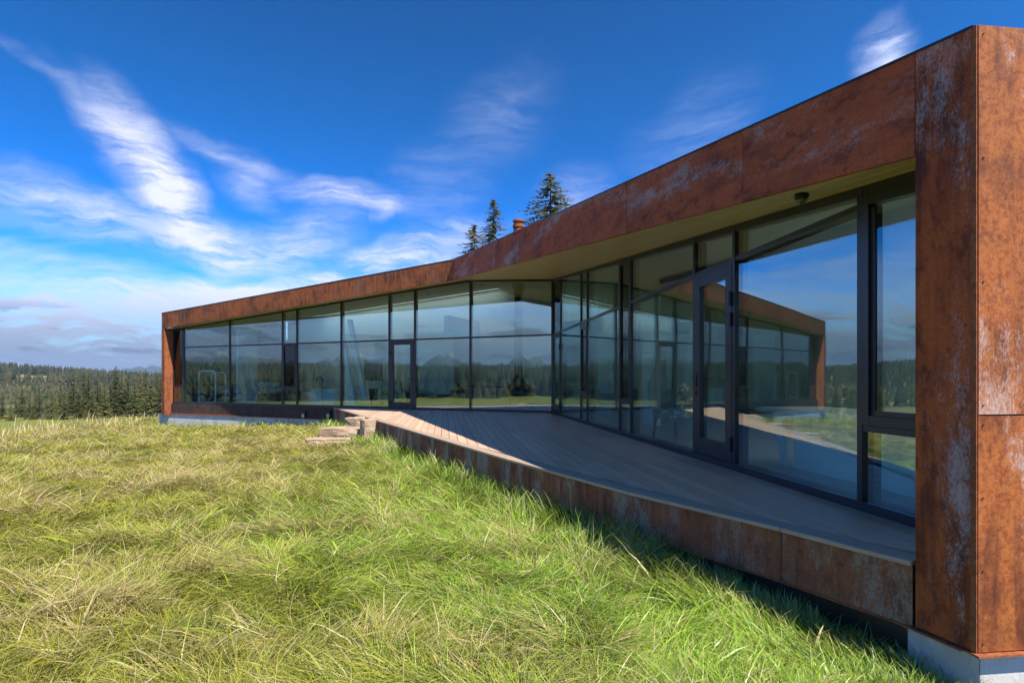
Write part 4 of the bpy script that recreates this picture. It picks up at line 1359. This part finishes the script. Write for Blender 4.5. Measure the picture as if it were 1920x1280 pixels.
# mountains
def ridge(name, a0, a1, dist, depth, hfun, n=160, m=22):
    V, T = [], []
    for i in range(n + 1):
        a = a0 + (a1 - a0) * i / n
        for j in range(m + 1):
            t = j / m
            r = dist + depth * (t - 0.5)
            prof = (1 - abs(2 * t - 1)) ** 1.15
            rg = 1 - abs(2 * float(fbm(a * 40 + 9, t * 3.5 + 4, 5)) - 1)
            hh = hfun(a + 0.05 * (float(fbm(a * 25, t * 4 + 20, 3)) - 0.5)) * prof * (0.62 + 0.5 * rg) - 60
            V.append((r * math.sin(a), r * math.cos(a), hh))
    for i in range(n):
        for j in range(m):
            p = i * (m + 1) + j
            T += [(p, p + 1, p + m + 2), (p, p + m + 2, p + m + 1)]
    return tag(link(name, bulk(name, np.array(V), np.array(T)), M['rock'], smooth=True), kind='structure')
def peaks(lst, base, sc):
    return lambda a: base + sc * 150 * (float(fbm(a * 22 + 7, 3.3, 6)) - 0.3) + sum(h * max(0.0, 1 - abs(a - c) / w) ** 0.8 * 0.8 for c, w, h in lst)
a_pk = math.atan2(255 - 960, F)
ridge('mountain', a_pk - 0.25, a_pk + 0.30, 8500, 2400, peaks([(a_pk, 0.035, 125), (a_pk + 0.035, 0.04, 80)], 100, 0.3))
def refl_az(x):
    d = Vector(((x - 960) / F, 1.0)); r = d - nL * (2 * d.dot(nL)); return math.atan2(r.x, r.y)
ra, rb, rc = refl_az(840), refl_az(985), refl_az(660)
ridge('mountain_range', -3.0, -1.2, 6600, 2500,
      peaks([(ra, 0.06, 200), (rb, 0.05, 156), (rb - 0.09, 0.06, 150), (rc, 0.07, 132), (refl_az(420), 0.1, 126), (ra - 0.3, 0.1, 200), (ra - 0.5, 0.12, 210)], 200, 0.9), 420)

# ------------------------------------------------------------------ grass
def inside(poly, x, y):
    res = np.ones(len(x), bool)
    area = sum(a.x * b.y - b.x * a.y for a, b in zip(poly, poly[1:] + poly[:1]))
    pl = poly if area > 0 else poly[::-1]
    for a, b in zip(pl, pl[1:] + pl[:1]):
        res &= (b.x - a.x) * (y - a.y) - (b.y - a.y) * (x - a.x) > 0
    return res
def edge_dist(x, y):
    """distance outside the deck edge polyline and the base of the far wing"""
    d = np.full(len(x), 1e9)
    for a, b in list(zip(Pd, Pd[1:])) + [(WL.p2(sP0, 0.1), WL.p2(t_end + 0.4, 0.1)), (Pd[-1], Ep)]:
        e = b - a; L2 = e.length_squared
        t = np.clip(((x - a.x) * e.x + (y - a.y) * e.y) / L2, 0, 1)
        d = np.minimum(d, np.hypot(x - a.x - e.x * t, y - a.y - e.y * t))
    return d
n_try = 780000
dep = 1.6 * (46 / 1.6) ** (RNG.random(n_try) ** 1.12)
lat = RNG.uniform(-1.12, 1.05, n_try)
bx, by = lat * dep, dep
keep = ~inside([p for p in Pd] + [gr_end, cin], bx, by)
hp = [C, WR.p2(s_end + 1.0, 0), Eb, MB2 - nL * 1, WL.p2(t_end + 0.3, -DEP_L), WL.p2(t_end + 0.35, 0.12)]
keep &= ~inside([C, WR.p2(s_end + 1.2, 0), Eb, MB2], bx, by) & ~inside([C, MB2, WL.p2(t_end + 0.3, -DEP_L), WL.p2(t_end + 0.35, 0.12)], bx, by)
keep &= ~inside([Pd[-1], Ep, Ep - nR * 7, WR.p2(s_end, 0)], bx, by)
keep &= (bx + 0.3 * by + 13.4 > 1.2 * (fbm(bx * 0.5, by * 0.5) - 0.5)) & (by < 45)
bx, by = bx[keep], by[keep]
nb = len(bx)
rr = np.hypot(bx, by)
ed = edge_dist(bx, by)
big = fbm(bx * 0.16 + 20, by * 0.16 + 31, 3)
midn = fbm(bx * 0.75 + 3, by * 0.75 + 7, 3)
tuft = fbm(bx * 2.4 + 11, by * 2.4 + 5, 2)
fine = fbm(bx * 4.5 + 31, by * 4.5 + 12, 2)
dry = np.clip(sstep(0.48, 0.64, 0.45 * midn + 0.3 * tuft + 0.25 * fine) + 0.08, 0, 1)
green = sstep(-4.5, 1.5, bx + 0.9 * (big - 0.5) * 8) * sstep(16, 9, by)       # fresher towards the deck
green = np.maximum(green, sstep(1.6, 0.3, ed))
flow = 2 * np.pi * (fbm(bx * 0.9 + 60, by * 0.9 + 80, 2) * 2.2) + 8.0 * (fbm(bx * 2.6 + 15, by * 2.6 + 2, 2) - 0.5)
aza = flow + RNG.normal(0, 0.55, nb)
aza = np.where(RNG.random(nb) < 0.2, RNG.uniform(0, 2 * np.pi, nb), aza)
upr = np.clip(sstep(0.75, 0.2, ed) * 0.65 + 0.25 * (tuft - 0.4), 0, 1)
lean = np.clip(0.935 - 0.50 * upr + RNG.normal(0, 0.07, nb), 0.15, 0.985)
Lb = (0.07 + 0.16 * tuft) * np.exp(RNG.normal(0, 0.42, nb)) * (1 + 0.35 * upr) * (0.65 + 0.7 * midn)
Lb = np.minimum(Lb, 0.42) * (1 - 0.5 * sstep(1.2, 1.7, bx) * sstep(5.0, 4.2, by))
Lb *= np.where(rr > 20, 1.15, 1.0)
Lb *= 1 - 0.35 * sstep(0.25, 0.0, np.maximum(ed - 0.02, 0)) * 0
wb = 0.0020 + 0.00048 * rr
wb *= np.exp(RNG.normal(-0.12, 0.4, nb))
wb = np.where(RNG.random(nb) < 0.04, wb * 2.3, wb)
tall = (RNG.random(nb) < 0.0002) | ((RNG.random(nb) < 0.04) & (bx + 0.3 * by < -9.5))
Lb = np.where(tall, Lb * 1.5 + 0.15, Lb); lean = np.where(tall, 0.35, lean)
bz = ground_z(bx, by) - 0.02
lv = np.array([0.0, 0.36, 0.72, 1.0])
hor = Lb[:, None] * lean[:, None] * lv[None] ** 1.25
up_ = np.sqrt(1 - lean ** 2)
ver = Lb[:, None] * (up_[:, None] * lv[None] + 0.42 * lv[None] * (1 - lv[None]) * lean[:, None]) + 0.01
cxa, sya = np.cos(aza)[:, None], np.sin(aza)[:, None]
curl = RNG.normal(0, 0.16, nb)[:, None] * lv[None] ** 2 * Lb[:, None]
pxx = bx[:, None] + hor * cxa - curl * sya
pyy = by[:, None] + hor * sya + curl * cxa
pzz = bz[:, None] + ver
tw = RNG.uniform(-0.8, 0.8, nb)
wvx, wvy, wvz = -np.sin(aza) * np.cos(tw), np.cos(aza) * np.cos(tw), np.sin(tw)
wl = np.array([0.8, 1.0, 0.7])
V = np.empty((nb, 7, 3), np.float32)
for k in range(3):
    hw_ = 0.5 * wb * wl[k]
    V[:, 2 * k] = np.stack([pxx[:, k] - wvx * hw_, pyy[:, k] - wvy * hw_, pzz[:, k] - wvz * hw_], -1)
    V[:, 2 * k + 1] = np.stack([pxx[:, k] + wvx * hw_, pyy[:, k] + wvy * hw_, pzz[:, k] + wvz * hw_], -1)
V[:, 6] = np.stack([pxx[:, 3], pyy[:, 3], pzz[:, 3]], -1)
tri = np.array([[0, 1, 3], [0, 3, 2], [2, 3, 5], [2, 5, 4], [4, 5, 6]])
T = (np.arange(nb) * 7)[:, None, None] + tri[None]
me = bulk('grass', V.reshape(-1, 3), T.reshape(-1, 3))
c_fresh = np.array([0.235, 0.375, 0.032]); c_olive = np.array([0.33, 0.31, 0.030]); c_straw = np.array([0.60, 0.48, 0.22]); c_blue = np.array([0.14, 0.24, 0.075])
mixg = np.clip(green + RNG.normal(0, 0.18, nb), 0, 1)[:, None]
cc = c_olive * (1 - mixg) + c_fresh * mixg
r1 = RNG.random(nb)[:, None]
cc = np.where(r1 < 0.16, 0.5 * cc + 0.5 * c_blue, cc)
dm = (RNG.random(nb) < np.clip(0.06 + 0.62 * dry * (1 - 0.45 * green) - 0.1 * (ed < 0.5), 0.03, 0.9))[:, None]
cc = np.where(dm, c_straw * RNG.uniform(0.6, 1.1, (nb, 1)), cc * RNG.uniform(0.55, 1.4, (nb, 1)) * (0.72 + 0.55 * fbm(bx * 0.9 + 70, by * 0.9 + 44, 3))[:, None])
cc = np.where(tall[:, None], c_straw * 1.05, cc)
ca = np.ones((nb, 7, 4), np.float32)
ca[:, :, :3] = cc[:, None, :]
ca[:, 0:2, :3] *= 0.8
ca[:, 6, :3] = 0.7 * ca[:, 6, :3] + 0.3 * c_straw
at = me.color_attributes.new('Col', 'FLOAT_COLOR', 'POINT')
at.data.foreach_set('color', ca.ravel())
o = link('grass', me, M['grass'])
tag(o, 'long matted grass, green and straw coloured, covering the lawn', 'grass', kind='stuff')
print('blades', nb)

# dark gravel under the near end of the deck edge
V, T = [], []
nv = 0
for k in range(900):
    t = random.uniform(0, 1); 
    p = lerp2(Pd[2], Pd[4], t) + Vector((random.uniform(-0.02, 0.10), random.uniform(-0.02, 0.1))) + FR.n * random.uniform(-0.05, 0.16)
    r = random.uniform(0.008, 0.02)
    z = float(ground_z(p.x, p.y)) + r * 0.5 + 0.02
    oc = np.array([[r, 0, 0], [-r, 0, 0], [0, r, 0], [0, -r, 0], [0, 0, r * .7], [0, 0, -r * .7]]) * RNG.uniform(0.7, 1.3, (6, 1)) + [p.x, p.y, z]
    V.append(oc)
    T.append(np.array([[0, 2, 4], [2, 1, 4], [1, 3, 4], [3, 0, 4], [2, 0, 5], [1, 2, 5], [3, 1, 5], [0, 3, 5]]) + nv)
    nv += 6
o = link('gravel', bulk('gravel', np.concatenate(V), np.concatenate(T)), plain('gravel_stone', (0.10, 0.095, 0.09), 0.8, 0.5, 40.0))
tag(o, 'dark loose gravel along the foot of the deck edge', 'gravel', kind='stuff')

# ------------------------------------------------------------------ air
hz, gh = new_mat('haze_air')
vol = gh.n('ShaderNodeVolumePrincipled', {'Color': (0.52, 0.72, 1.0, 1), 'Density': 0.000075, 'Anisotropy': 0.2})
gh.n('ShaderNodeOutputMaterial', {'Volume': vol}, out=None)
mb = MB().box(-12800, 12800, -12800, 12800, -160, 400)
if HAZE if 'HAZE' in globals() else True:
    o = mb.build('haze', hz, None)
    tag(o, 'thin blue air between the lawn and the far hills', 'haze', kind='stuff')
